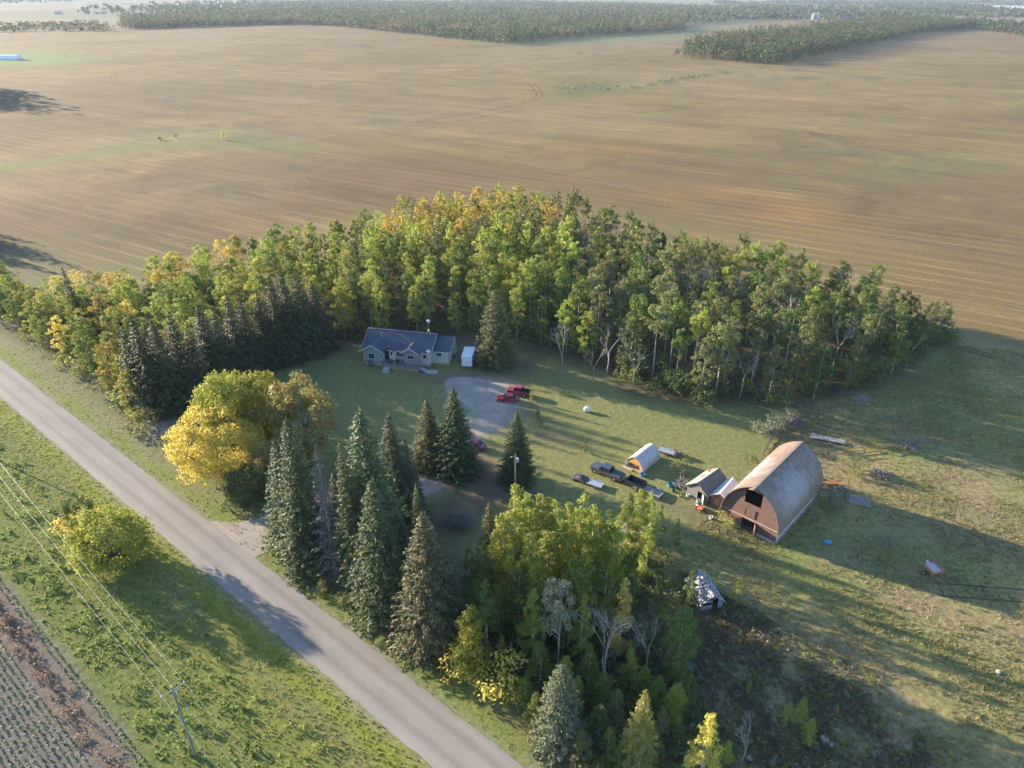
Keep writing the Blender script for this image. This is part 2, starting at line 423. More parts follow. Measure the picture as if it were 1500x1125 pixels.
def ground_material():
    m, nt, b, out = nt_new("open_ground")
    a1 = node(nt, "ShaderNodeAttribute", attribute_name="tone_a"); a2 = node(nt, "ShaderNodeAttribute", attribute_name="tone_b")
    st = node(nt, "ShaderNodeAttribute", attribute_name="stripe"); rf = node(nt, "ShaderNodeAttribute", attribute_name="tufty")
    geo = node(nt, "ShaderNodeNewGeometry"); pos = geo.outputs["Position"]
    def mapped(scale, rot):
        mp = node(nt, "ShaderNodeMapping", vector_type='TEXTURE'); mp.inputs["Scale"].default_value = tuple(1.0 / k for k in scale); mp.inputs["Rotation"].default_value = (0, 0, rot)
        nt.links.new(pos, mp.inputs[0]); return mp.outputs[0]
    big = noise(nt, pos, 0.05, 3.0); mid = noise(nt, pos, 0.45, 5.0, 0.65); fine = noise(nt, pos, 2.6, 4.0, 0.7)
    f = math_(nt, 'ADD', math_(nt, 'ADD', math_(nt, 'MULTIPLY', big, 0.25), math_(nt, 'MULTIPLY', mid, 0.5)), math_(nt, 'MULTIPLY', fine, 0.45))
    col = mixcol(nt, ramp(nt, f, 0.42, 0.78), a1.outputs[0], a2.outputs[0])
    # combed stubble: long streaks along the drill rows, with finer rows inside
    ang = math.radians(90 - 126)
    s1 = noise(nt, mapped((0.010, 0.16, 1), ang), 1.0, 6.0, 0.7); s2 = noise(nt, mapped((0.02, 0.7, 1), ang), 1.0, 3.0, 0.6)
    s3 = noise(nt, mapped((0.004, 0.05, 1), ang + 0.12), 1.0, 4.0, 0.6)
    rows = math_(nt, 'ADD', math_(nt, 'ADD', math_(nt, 'MULTIPLY', s1, 0.5), math_(nt, 'MULTIPLY', s2, 0.25)), math_(nt, 'MULTIPLY', s3, 0.35))
    light = mixcol(nt, 1.0, col, (1.3, 1.28, 1.22), 'MULTIPLY'); dark = mixcol(nt, 1.0, col, (0.74, 0.73, 0.74), 'MULTIPLY')
    striped = mixcol(nt, ramp(nt, rows, 0.43, 0.70), dark, light)
    wv = node(nt, "ShaderNodeTexWave", wave_type='BANDS', bands_direction='Y'); wv.inputs["Scale"].default_value = 0.045; wv.inputs["Distortion"].default_value = 2.2
    wv.inputs["Detail"].default_value = 3.0; wv.inputs["Detail Scale"].default_value = 0.35; nt.links.new(mapped((0.25, 1, 1), ang + 0.1), wv.inputs["Vector"])
    fade = ramp(nt, noise(nt, pos, 0.012, 2.0), 0.35, 0.65)
    lines = math_(nt, 'MULTIPLY', ramp(nt, wv.outputs["Fac"], 0.82, 1.0), fade)
    striped = mixcol(nt, lines, striped, mixcol(nt, 1.0, striped, (1.55, 1.5, 1.42), 'MULTIPLY'))
    wv2 = node(nt, "ShaderNodeTexWave", wave_type='BANDS', bands_direction='Y'); wv2.inputs["Scale"].default_value = 0.16; wv2.inputs["Distortion"].default_value = 3.0
    wv2.inputs["Detail"].default_value = 4.0; wv2.inputs["Detail Scale"].default_value = 0.5; nt.links.new(mapped((0.2, 1, 1), ang - 0.06), wv2.inputs["Vector"])
    striped = mixcol(nt, ramp(nt, wv2.outputs["Fac"], 0.75, 1.0), striped, mixcol(nt, 1.0, striped, (0.84, 0.83, 0.84), 'MULTIPLY'))
    mot = noise(nt, pos, 0.03, 6.0, 0.72, 0.6)
    calm = mixcol(nt, ramp(nt, mot, 0.36, 0.64), mixcol(nt, 1.0, col, (0.72, 0.74, 0.76), 'MULTIPLY'), mixcol(nt, 1.0, col, (1.22, 1.2, 1.14), 'MULTIPLY'))
    striped = mixcol(nt, 1.0, mixcol(nt, ramp(nt, noise(nt, pos, 0.008, 3.0), 0.47, 0.68), striped, calm), mixcol(nt, ramp(nt, mot, 0.3, 0.7), (0.86, 0.87, 0.9), (1.08, 1.06, 1.02)), 'MULTIPLY')
    col = mixcol(nt, st.outputs["Fac"], col, striped)
    # tufts: fine light and dark speckle
    sp = noise(nt, pos, 1.1, 6.0, 0.75)
    dk = mixcol(nt, 1.0, col, (0.6, 0.63, 0.6), 'MULTIPLY'); lt = mixcol(nt, 1.0, col, (1.3, 1.27, 1.2), 'MULTIPLY')
    col = mixcol(nt, rf.outputs["Fac"], col, mixcol(nt, ramp(nt, sp, 0.36, 0.62), dk, lt))
    col = mixcol(nt, ramp(nt, noise(nt, pos, 5.0, 3.0, 0.7), 0.3, 0.7), mixcol(nt, 1.0, col, (0.86, 0.86, 0.86), 'MULTIPLY'), mixcol(nt, 1.0, col, (1.12, 1.12, 1.12), 'MULTIPLY'))
    nt.links.new(col, b.inputs["Base Color"])
    b.inputs["Roughness"].default_value = 0.95; b.inputs["Specular IOR Level"].default_value = 0.1
    h = math_(nt, 'ADD', math_(nt, 'MULTIPLY', mid, 0.5), math_(nt, 'MULTIPLY', sp, math_(nt, 'ADD', rf.outputs["Fac"], 0.15)))
    bumped(nt, b, h, 0.5, 0.35)
    return m
M_GROUND = ground_material()
nx, ny = len(gx), len(gy)
I = np.arange(nx * ny).reshape(ny, nx)
quads = np.stack([I[:-1, :-1], I[:-1, 1:], I[1:, 1:], I[1:, :-1]], -1).reshape(-1, 4)
VZ = np.zeros(len(VX))
fz = np.median(ZID[quads], axis=1).astype(int)
ZNAMES = {0: "farmland", 1: "stubble_field", 2: "pasture", 3: "lawn", 4: "road_verge", 5: "crop_field", 6: "woodland_floor"}
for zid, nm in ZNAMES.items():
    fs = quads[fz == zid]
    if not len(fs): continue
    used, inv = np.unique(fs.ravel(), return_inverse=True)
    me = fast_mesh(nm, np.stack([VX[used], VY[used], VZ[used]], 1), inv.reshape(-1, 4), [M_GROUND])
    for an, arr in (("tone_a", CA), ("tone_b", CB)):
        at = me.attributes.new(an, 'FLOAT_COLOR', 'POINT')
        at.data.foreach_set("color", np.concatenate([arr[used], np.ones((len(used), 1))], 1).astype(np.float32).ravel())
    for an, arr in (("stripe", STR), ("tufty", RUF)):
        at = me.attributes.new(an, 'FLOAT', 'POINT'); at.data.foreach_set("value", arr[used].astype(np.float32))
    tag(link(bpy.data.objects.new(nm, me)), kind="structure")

# ---------------------------------------------------------------- road, driveway, tracks
def road_material():
    m, nt, b, out = nt_new("chip_seal")
    at = node(nt, "ShaderNodeAttribute", attribute_name="across")
    geo = node(nt, "ShaderNodeNewGeometry"); pos = geo.outputs["Position"]
    mp = node(nt, "ShaderNodeMapping", vector_type='TEXTURE'); mp.inputs["Rotation"].default_value = (0, 0, math.radians(90 - 129.5)); mp.inputs["Scale"].default_value = (20, 1.25, 1)
    nt.links.new(pos, mp.inputs[0])
    streak = noise(nt, mp.outputs[0], 1.0, 5.0, 0.6); fine = noise(nt, pos, 3.0, 6.0, 0.8); patch = noise(nt, pos, 0.12, 3.0)
    x = at.outputs["Fac"]
    # worn darker wheel paths at +-0.45 of the half width
    wheel = math_(nt, 'ABSOLUTE', math_(nt, 'SUBTRACT', math_(nt, 'ABSOLUTE', x), 0.42))
    wheel = ramp(nt, math_(nt, 'ADD', wheel, math_(nt, 'MULTIPLY', math_(nt, 'SUBTRACT', streak, 0.5), 0.5)), 0.22, 0.0)
    col = mixcol(nt, ramp(nt, streak, 0.35, 0.7), (0.295, 0.268, 0.237), (0.23, 0.21, 0.186))
    col = mixcol(nt, math_(nt, 'MULTIPLY', wheel, 0.5), col, (0.15, 0.137, 0.122))
    col = mixcol(nt, ramp(nt, patch, 0.45, 0.75), col, mixcol(nt, 1.0, col, (0.86, 0.86, 0.87), 'MULTIPLY'))
    col = mixcol(nt, ramp(nt, fine, 0.3, 0.7), mixcol(nt, 1.0, col, (0.9, 0.9, 0.9), 'MULTIPLY'), mixcol(nt, 1.0, col, (1.08, 1.08, 1.08), 'MULTIPLY'))
    nt.links.new(col, b.inputs["Base Color"]); b.inputs["Roughness"].default_value = 0.9; b.inputs["Specular IOR Level"].default_value = 0.2
    bumped(nt, b, fine, 0.3, 0.02)
    return m
M_ROAD = road_material()
rr = random.Random(3)
S = np.concatenate([np.arange(ROAD_S0, -220, 8), np.arange(-220, ROAD_S1, 0.9)])
nsec = 9
vs, ac = [], []
for s in S:
    wl = RW / 2 + rr.uniform(-.12, .12); wr = RW / 2 + rr.uniform(-.12, .12)
    for k in range(nsec):
        x = k / (nsec - 1) * 2 - 1
        p = road_pt(s, x * (wr if x > 0 else wl)); vs.append((p.x, p.y, 0.05 + 0.10 * (1 - x * x))); ac.append(x)
I = np.arange(len(vs)).reshape(len(S), nsec)
me = fast_mesh("road", vs, np.stack([I[:-1, :-1], I[:-1, 1:], I[1:, 1:], I[1:, :-1]], -1).reshape(-1, 4)[:, ::-1], [M_ROAD])
at = me.attributes.new("across", 'FLOAT', 'POINT'); at.data.foreach_set("value", np.array(ac, np.float32))
me.polygons.foreach_set("use_smooth", [True] * len(me.polygons))
tag(link(bpy.data.objects.new("road", me)), kind="structure")

def gravel_material(name, c1, c2, c3):
    m, nt, b, out = nt_new(name)
    geo = node(nt, "ShaderNodeNewGeometry"); pos = geo.outputs["Position"]
    n1 = noise(nt, pos, 0.35, 4.0, 0.6, 0.6); n2 = noise(nt, pos, 4.0, 5.0, 0.8)
    mp = node(nt, "ShaderNodeMapping", vector_type='TEXTURE'); mp.inputs["Rotation"].default_value = (0, 0, math.radians(-35)); mp.inputs["Scale"].default_value = (8, .8, 1)
    nt.links.new(pos, mp.inputs[0]); n3 = noise(nt, mp.outputs[0], 1.0, 4.0, 0.65, 0.8)
    col = mixcol(nt, ramp(nt, n1, 0.35, 0.65), c1, c2); col = mixcol(nt, ramp(nt, n3, 0.5, 0.72), col, c3)
    col = mixcol(nt, ramp(nt, n2, 0.3, 0.7), mixcol(nt, 1.0, col, (0.82, 0.82, 0.82), 'MULTIPLY'), mixcol(nt, 1.0, col, (1.12, 1.12, 1.12), 'MULTIPLY'))
    nt.links.new(col, b.inputs["Base Color"]); b.inputs["Roughness"].default_value = 0.95; b.inputs["Specular IOR Level"].default_value = 0.15
    bumped(nt, b, n2, 0.4, 0.05)
    return m
M_GRAVEL = gravel_material("driveway_gravel", (0.345, 0.295, 0.245), (0.275, 0.237, 0.197), (0.40, 0.34, 0.28))
def sheet(name, outline, z, m, step=0.7, wob=0.35, seed=0):
    """flat sheet with a ragged edge from a coarse outline (world points)"""
    r = random.Random(seed); pts = []
    n = len(outline)
    for i in range(n):
        p0, p1, p2, p3 = (outline[(i + k) % n] for k in (-1, 0, 1, 2))
        L = (p2 - p1).length; k = max(2, int(L / step))
        for j in range(k):
            t = j / k
            p = 0.5 * ((2 * p1) + (p2 - p0) * t + (2 * p0 - 5 * p1 + 4 * p2 - p3) * t * t + (3 * p1 - p0 - 3 * p2 + p3) * t ** 3)
            pts.append((p.x + r.uniform(-wob, wob), p.y + r.uniform(-wob, wob), z))
    bm = bmesh.new()
    bm.faces.new([bm.verts.new(p) for p in pts])
    bmesh.ops.triangulate(bm, faces=bm.faces)
    for f in bm.faces:
        if f.normal.z < 0: f.normal_flip()
    me = bpy.data.meshes.new(name); bm.to_mesh(me); bm.free(); me.materials.append(m)
    return tag(link(bpy.data.objects.new(name, me)), kind="structure")
sheet("driveway", PX(*DRIVE_PX), 0.03, M_GRAVEL, step=1.0, wob=0.22, seed=5)
sheet("side_track", PX((215, 633), (238, 616), (300, 590), (360, 575), (372, 583), (310, 604), (255, 632), (232, 640)), 0.025, gravel_material("track_gravel", (0.25, 0.22, 0.19), (0.19, 0.165, 0.14), (0.28, 0.24, 0.2)), seed=6)
def strip(name, pix, width, m, z=0.05, pair=0.0, seed=0):
    """tractor track: one or two worn lines following photo pixels on the ground"""
    r = random.Random(seed)
    P = PX(*pix); pts = []
    for i in range(len(P) - 1):
        p0, p1, p2, p3 = P[max(i - 1, 0)], P[i], P[i + 1], P[min(i + 2, len(P) - 1)]
        k = max(3, int((p2 - p1).length / 5))
        for j in range(k + (i == len(P) - 2)):
            t = j / k
            pts.append(0.5 * ((2 * p1) + (p2 - p0) * t + (2 * p0 - 5 * p1 + 4 * p2 - p3) * t * t + (3 * p1 - p0 - 3 * p2 + p3) * t ** 3))
    vs, fs = [], []
    for off in ((-pair / 2, pair / 2) if pair else (0.0,)):
        b0 = len(vs)
        for i, p in enumerate(pts):
            d = (pts[min(i + 1, len(pts) - 1)] - pts[max(i - 1, 0)]).normalized(); nrm = Vector((-d.y, d.x, 0))
            w = width * r.uniform(0.55, 1.2)
            for sg in (-1, 1):
                q = p + nrm * (off + sg * w / 2 + r.uniform(-.1, .1) * width); vs.append((q.x, q.y, z))
        fs += [(b0 + 2 * i, b0 + 2 * i + 1, b0 + 2 * i + 3, b0 + 2 * i + 2) for i in range(len(pts) - 1)]
    me = bpy.data.meshes.new(name); me.from_pydata(vs, [], fs); me.materials.append(m)
    bm = bmesh.new(); bm.from_mesh(me)
    for f in bm.faces:
        if f.normal.z < 0: f.normal_flip()
    bm.to_mesh(me); bm.free()
    return tag(link(bpy.data.objects.new(name, me)), kind="structure")
def worn(name, c, amount):
    m, nt, b, out = nt_new(name)
    geo = node(nt, "ShaderNodeNewGeometry")
    n = noise(nt, geo.outputs["Position"], 0.25, 5.0, 0.7)
    b.inputs["Base Color"].default_value = rgb(c); b.inputs["Roughness"].default_value = 0.95; b.inputs["Specular IOR Level"].default_value = 0.1
    t = node(nt, "ShaderNodeBsdfTransparent"); mx = node(nt, "ShaderNodeMixShader")
    nt.links.new(ramp(nt, n, 0.62 - amount * 0.4, 0.72), mx.inputs[0])
    inv = mx.inputs[0].links[0].from_node; inv.inputs[3].default_value = amount; inv.inputs[4].default_value = 0.0
    nt.links.new(t.outputs[0], mx.inputs[1]); nt.links.new(b.outputs[0], mx.inputs[2]); nt.links.new(mx.outputs[0], out.inputs[0])
    return m
M_TRACKL = worn("worn_stubble_track", (0.30, 0.23, 0.14), 0.6)
M_TRACKD = worn("dark_stubble_track", (0.15, 0.11, 0.075), 0.35)
for i, (pix, w, m, pr) in enumerate([
    ([(165, 112), (170, 124), (200, 140), (250, 155), (285, 168)], 2.2, M_TRACKL, 4.5),
    ([(425, 127), (530, 134), (640, 142), (750, 152)], 3.0, M_TRACKL, 0),
    ([(570, 160), (550, 175), (560, 188), (620, 205), (700, 222), (790, 242), (880, 266), (960, 282)], 2.2, M_TRACKL, 5.0),
    ([(600, 180), (680, 168), (760, 152), (790, 140), (778, 122)], 1.8, M_TRACKD, 5.0),
    ([(585, 186), (690, 175), (770, 156)], 1.8, M_TRACKD, 0),
    ([(700, 196), (760, 190), (900, 170), (1100, 140)], 1.6, M_TRACKL, 0),
    ([(30, 270), (120, 300), (210, 335), (280, 360)], 1.0, M_TRACKL, 2.4),
    ([(140, 245), (260, 268), (380, 300), (450, 320)], 1.0, M_TRACKL, 2.4),
    ([(300, 262), (420, 275), (450, 272), (440, 262)], 1.0, M_TRACKL, 2.4),
    ([(1230, 385), (1330, 410), (1500, 450)], 0.9, M_TRACKL, 2.4),
    ([(1120, 320), (1260, 345), (1400, 362), (1500, 385)], 0.9, M_TRACKL, 2.4),
    ([(1130, 255), (1280, 275), (1500, 300)], 1.2, M_TRACKL, 0),
    ([(1000, 205), (1200, 222), (1500, 246)], 1.6, M_TRACKL, 0),
    ([(900, 150), (1150, 164), (1500, 180)], 2.5, M_TRACKL, 0),
    ([(40, 205), (200, 190), (420, 178), (520, 172)], 1.6, M_TRACKD, 0),
    ([(100, 175), (300, 165), (480, 150)], 2.2, M_TRACKL, 0),
    ([(800, 86), (960, 90), (1120, 101), (1220, 106)], 3.0, M_TRACKD, 0)]):
    strip("tractor_track", pix, w, m, z=0.06 + 0.006 * i, pair=pr, seed=i)
# lake and ponds far off
M_WATER = mat("pale_water", (0.35, 0.42, 0.5), (0.3, 0.36, 0.45), rough=0.15, scale=0.01, spec=0.6)
sheet("lake", PX((1385, 12.5), (1440, 9), (1560, 8.5), (1600, 12), (1500, 13.5)), 0.3, M_WATER, step=60, wob=8, seed=8)
# ---------------------------------------------------------------- vegetation
def unit(v): return v / np.maximum(np.linalg.norm(v, axis=-1, keepdims=True), 1e-9)
def leaf_quads(C, N, size, aspect, rng, T=None):
    """one small face per leaf clump: centres C, normals N, sizes size"""
    n = len(C); N = unit(N)
    R = rng.normal(size=(n, 3)) if T is None else T
    U = unit(np.cross(N, np.cross(R, N)) if T is not None else np.cross(N, R))
    W = np.cross(N, U)
    s = np.broadcast_to(np.asarray(size, float), (n,))[:, None]; a = np.broadcast_to(np.asarray(aspect, float), (n,))[:, None]
    V = np.stack([C - U * s, C - W * s * a * 1.0 + U * s * 0.1, C + U * s, C + W * s * a * 1.0 - U * s * 0.1], 1).reshape(-1, 3)
    return V, np.arange(4 * n).reshape(-1, 4)
def crown_mesh(name, clumps, per, leaf, rng, m, flat=0.8):
    """clumps: list of (centre, radius)"""
    Cs, Ns, Ss = [], [], []
    for c, r in clumps:
        k = max(8, int(per * r * r))
        d = unit(rng.normal(size=(k, 3)) + np.array([0, 0, 0.35]))
        p = np.array(c) + d * (r * rng.uniform(0.45, 1.08, size=(k, 1))) * np.array([1, 1, flat])
        Cs.append(p); Ns.append(d + rng.normal(size=(k, 3)) * 0.55 + np.array([0, 0, 0.25])); Ss.append(leaf * rng.uniform(0.65, 1.35, k))
    V, F = leaf_quads(np.concatenate(Cs), np.concatenate(Ns), np.concatenate(Ss), 0.75, rng)
    return fast_mesh(name, V, F, [m])
def trunk_mesh(name, h, r, clumps, rng, m, lean=0.03, limbs=9, fork=0.4):
    b = MB(); py = random.Random(int(rng.integers(1 << 30)))
    pts, rs = [], []
    ox = oy = 0.0
    for i in range(7):
        t = i / 6
        pts.append((ox, oy, h * t)); rs.append(r * (1.25 if i == 0 else 1) * (1 - 0.88 * t))
        ox += py.uniform(-lean, lean) * h / 6; oy += py.uniform(-lean, lean) * h / 6
    b.tube(pts, rs, 7)
    cl = sorted(clumps, key=lambda c: -c[1])[:limbs]
    for c, cr in cl:
        hz = math.hypot(c[0], c[1])
        z0 = max(h * 0.25, c[2] - hz * 0.9 - 0.5); t = min(0.98, z0 / h)
        i = min(5, int(t * 6)); f = t * 6 - i
        p0 = Vector(pts[i]).lerp(Vector(pts[i + 1]), f)
        mid = p0.lerp(Vector(c), 0.5) + Vector((0, 0, -0.12 * hz))
        rr0 = max(0.03, r * (1 - 0.88 * t) * 0.5)
        b.tube([p0, mid, c], [rr0, rr0 * 0.6, rr0 * 0.2], 4, cap=False)
    return b.mesh(name, m, smooth=True)

# materials
L_GREEN = leaf_mat("leaf_green", (0.115, 0.165, 0.03), (0.19, 0.235, 0.05), 0.4)
L_LIME = leaf_mat("leaf_lime", (0.24, 0.29, 0.042), (0.38, 0.395, 0.075), 0.45)
L_OLIVE = leaf_mat("leaf_olive", (0.15, 0.165, 0.055), (0.235, 0.24, 0.09), 0.4)
L_DARK = leaf_mat("leaf_dark", (0.07, 0.11, 0.03), (0.12, 0.16, 0.05))
L_YELLOW = leaf_mat("leaf_yellow", (0.63, 0.48, 0.085), (0.50, 0.42, 0.11), 0.42)
L_ORANGE = leaf_mat("leaf_orange", (0.52, 0.35, 0.055), (0.40, 0.32, 0.07), 0.42)
L_MIXED = leaf_mat("leaf_turning", (0.20, 0.235, 0.035), (0.32, 0.31, 0.055), 0.42, patch=(0.56, 0.42, 0.05))
L_GREY = leaf_mat("leaf_grey_green", (0.17, 0.185, 0.11), (0.25, 0.26, 0.17))
L_BRONZE = leaf_mat("leaf_bronze", (0.23, 0.195, 0.055), (0.34, 0.285, 0.095), 0.38, patch=(0.44, 0.28, 0.08))
N_SPRUCE = leaf_mat("needles_green", (0.058, 0.088, 0.032), (0.11, 0.142, 0.058), 0.2)
N_SPRUCE2 = leaf_mat("needles_olive", (0.10, 0.115, 0.04), (0.17, 0.175, 0.065), 0.18)
N_BLUE = leaf_mat("needles_silver", (0.10, 0.13, 0.068), (0.17, 0.20, 0.11), 0.18)
N_DARK = leaf_mat("needles_dark", (0.05, 0.066, 0.03), (0.095, 0.108, 0.05), 0.15)
N_DEAD = leaf_mat("needles_dead", (0.20, 0.17, 0.15), (0.13, 0.11, 0.10), 0.1)
N_CONE = leaf_mat("needles_cone_brown", (0.095, 0.11, 0.045), (0.17, 0.16, 0.07), 0.18)
N_LARCH = leaf_mat("needles_larch", (0.30, 0.26, 0.07), (0.22, 0.215, 0.06), 0.35)
BARK_PALE = mat("bark_pale", (0.46, 0.43, 0.37), (0.24, 0.22, 0.18), rough=0.85, scale=2.0, stretch=(1, 1, 2.5))
BARK_BROWN = mat("bark_brown", (0.14, 0.105, 0.075), (0.085, 0.065, 0.05), rough=0.9, scale=3.0)
BARK_GREY = mat("bark_grey", (0.30, 0.275, 0.26), (0.2, 0.185, 0.175), rough=0.9, scale=3.0)

def aspen_shape(seed, h=17.0, base=0.38, R=3.1, nc=30, per=78, leaf=0.175, bark=BARK_PALE, pointy=False):
    if not pointy: nc = int(nc * 1.9)
    rng = np.random.default_rng(seed); clumps = []
    for i in range(nc):
        t = rng.uniform(0.0, 1.0) ** 0.85
        prof = R * (0.50 + 0.55 * math.sin(math.pi * (0.12 + 0.72 * t))) * (1.0 if t < 0.8 else (1.0 - (t - 0.8) * 2.6))
        if pointy: prof = R * (1.0 - t) ** 0.75 * (0.75 + 0.5 * min(1, t * 3)) + 0.15
        a = rng.uniform(0, 2 * math.pi); d = prof * math.sqrt(rng.uniform(0.05, 1)) * 0.85
        clumps.append(((d * math.cos(a), d * math.sin(a), h * (base + (0.97 - base) * t)), (rng.uniform(0.45, 0.85) * (1.15 - 0.55 * t) if pointy else rng.uniform(0.5, 1.08) * (1.0 if t < 0.85 else 0.75))))
    tr = trunk_mesh("trunk", h * 0.95, 0.19, clumps, rng, bark, limbs=10)
    return clumps, tr, rng, per, leaf
class Kind:
    """a tree shape whose crown meshes are shared between copies, one mesh per leaf colour"""
    def __init__(self, maker, h): self.maker, self.h, self.cache, self.tr = maker, h, {}, None
    def get(self, m):
        if self.tr is None: self.base, self.tr = self.maker(m); self.cache[m.name] = self.base
        return self.base, self.tr
def aspen_kind(seed, **kw):
    def mk(m):
        cl, tr, rng, per, leaf = aspen_shape(seed, **kw)
        return crown_mesh("crown", cl, per, leaf, rng, m), tr
    return Kind(mk, kw.get("h", 17.0))
def spruce_kind(seed, h=18.0, R=3.2, levels=34, per=9, dens=1.0, base=0.05, sparse=0.0, bark=BARK_BROWN, up=0.15, size=1.0, power=0.8):
    def mk(m):
        rng = np.random.default_rng(seed); Cs, Ns, Ss, Ts = [], [], [], []
        b = MB(); b.tube([(0, 0, 0), (0.05, 0.03, h * 0.5), (0, 0, h)], [0.02 * h * 0.7, 0.009 * h, 0.015], 7)
        for i in range(levels):
            t = base + (1 - base) * ((i + rng.uniform(-.3, .3)) / levels); t = min(max(t, base), 0.995)
            L = R * (1 - t) ** power * (0.55 + 0.45 * min(1, (t + 0.12) / 0.2)) + 0.12
            nb = max(4, int(per * (0.6 + 0.5 * (1 - t)))); a0 = rng.uniform(0, 6.28)
            for k in range(nb):
                if rng.uniform() < sparse: continue
                a = a0 + 2 * math.pi * k / nb + rng.uniform(-.25, .25); l = L * rng.uniform(0.72, 1.15)
                dirv = np.array([math.cos(a), math.sin(a), 0.0]); side = np.array([-dirv[1], dirv[0], 0])
                droop = -0.32 * (1 - t) + up * t * 1.6 + rng.uniform(-.08, .08)
                z0 = t * h
                if sparse > 0.01 or t < 0.3:
                    b.tube([(0, 0, z0), tuple(dirv * l * 0.9 + np.array([0, 0, z0 + droop * l * 0.9]))], [0.05, 0.015], 3, cap=False)
                q = max(5, int(dens * 13 * l))
                s = rng.uniform(0.12, 1.0, q) ** 0.8
                pos = dirv * (s * l)[:, None] + np.array([0, 0, 1.0]) * (z0 + droop * l * s + 0.12 * l * s ** 3)[:, None]
                off = rng.uniform(-1, 1, q) * (0.30 * l * (1.05 - s) + 0.10)
                pos = pos + side * off[:, None] + np.array([0, 0, 1]) * (rng.normal(size=q) * 0.06 - np.abs(off) * 0.25)[:, None]
                Cs.append(pos); Ts.append(dirv + side * np.sign(off)[:, None] * 0.7 + np.array([0, 0, droop - 0.1]) + rng.normal(size=(q, 3)) * 0.2)
                Ns.append(np.array([0, 0, 1.0]) + dirv * 0.45 + rng.normal(size=(q, 3)) * 0.45)
                Ss.append(size * (0.21 + 0.10 * (1 - s)) * rng.uniform(0.7, 1.25, q) * (0.75 + 0.35 * (1 - t)))
        # leader shoot
        k = 14; z = h * rng.uniform(0.94, 1.01, k); Cs.append(np.stack([rng.normal(size=k) * .07, rng.normal(size=k) * .07, z], 1))
        Ts.append(np.tile([0, 0, 1.0], (k, 1)) + rng.normal(size=(k, 3)) * .3); Ns.append(rng.normal(size=(k, 3)) * np.array([1, 1, .2])); Ss.append(np.full(k, 0.2))
        V, F = leaf_quads(np.concatenate(Cs), np.concatenate(Ns), np.concatenate(Ss), 0.46, rng, np.concatenate(Ts))
        return fast_mesh("crown", V, F, [m]), b.mesh("trunk", bark, smooth=True)
    return Kind(mk, h)
def broad_kind(seed, h=14.0, R=6.0, nc=90, base=0.2, per=70, leaf=0.17, bark=BARK_BROWN, flat=0.8):
    def mk(m):
        rng = np.random.default_rng(seed); cl = []
        for i in range(nc):
            d = unit(rng.normal(size=3))
            k = rng.uniform(0.55, 1.0) ** 0.5
            cl.append(((d[0] * R * k, d[1] * R * k, h * (base + (1 - base) * 0.5) + d[2] * h * (1 - base) * 0.46 * k), rng.uniform(0.9, 1.7) * R / 6))
        return crown_mesh("crown", cl, per, leaf, rng, m, flat), trunk_mesh("trunk", h * 0.7, 0.32, cl, rng, bark, limbs=26)
    return Kind(mk, h)
def shrub_kind(seed, h=2.5, R=1.4, nc=14, per=150, leaf=0.085):
    def mk(m):
        rng = np.random.default_rng(seed); cl = []
        for i in range(nc):
            a = rng.uniform(0, 6.28); t = rng.uniform(0.12, 0.9); d = R * math.sqrt(rng.uniform(0, 1)) * (1.15 - t * 0.75)
            cl.append(((d * math.cos(a), d * math.sin(a), h * t), rng.uniform(0.28, 0.5) * (R + h * 0.4) * 0.5))
        return crown_mesh("crown", cl, per, leaf, rng, m), trunk_mesh("stem", h * 0.8, 0.05, cl, rng, BARK_BROWN, limbs=6)
    return Kind(mk, h)
def bare_kind(seed, h=12.0, spread=0.45, depth=4, twigs=0, r0=0.16):
    """leafless tree: forking limbs and twigs; the crown is the twig work"""
    def mk(m):
        py = random.Random(seed); T, Cw = MB(), MB()
        def grow(p, d, l, r, lev):
            b = T if lev < 2 else Cw
            mid = p + d * l * 0.5 + Vector((py.uniform(-.1, .1), py.uniform(-.1, .1), 0)) * l * 0.5
            e = p + d * l
            b.tube([p, mid, e], [r, r * 0.8, r * 0.55], 5 if lev < 2 else 3, cap=False)
            if lev >= depth: return
            for k in range(py.choice((2, 3, 3)) + (1 if lev > 1 else 0)):
                nd = (d + Vector((py.uniform(-1, 1), py.uniform(-1, 1), py.uniform(-.25, .6))) * spread * (1 + 0.3 * lev)).normalized()
                grow(p.lerp(e, py.uniform(0.45, 1.0)), nd, l * py.uniform(0.5, 0.78), r * 0.52, lev + 1)
        grow(Vector((0, 0, 0)), Vector((py.uniform(-.05, .05), py.uniform(-.05, .05), 1)).normalized(), h * 0.42, r0, 0)
        zt = max(v[2] for v in Cw.v); k = h / zt
        for b in (T, Cw): b.v = [(x, y, z * k) for x, y, z in b.v]
        return Cw.mesh("crown", m), T.mesh("trunk", BARK_GREY, smooth=True)
    return Kind(mk, h)
TWIG = mat("grey_twigs", (0.34, 0.31, 0.29), (0.24, 0.215, 0.2), rough=0.9, scale=1.0)
TREE_XY = []
def plant(name, kind, m, loc, h, label, cat="tree", group=None, wide=1.0, rz=None, rnd=random.Random(77)):
    c, t = kind.get(m)
    k = h / kind.h
    e = thing(name, label, cat, (loc[0], loc[1], 0), rnd.uniform(0, 6.28) if rz is None else rz, group, (k * wide, k * wide, k))
    link(bpy.data.objects.new(t.name.split('.')[0], t), e); co = link(bpy.data.objects.new("crown", c), e)
    co.material_slots[0].link = 'OBJECT'; co.material_slots[0].material = m
    TREE_XY.append((loc[0], loc[1]))
    return e
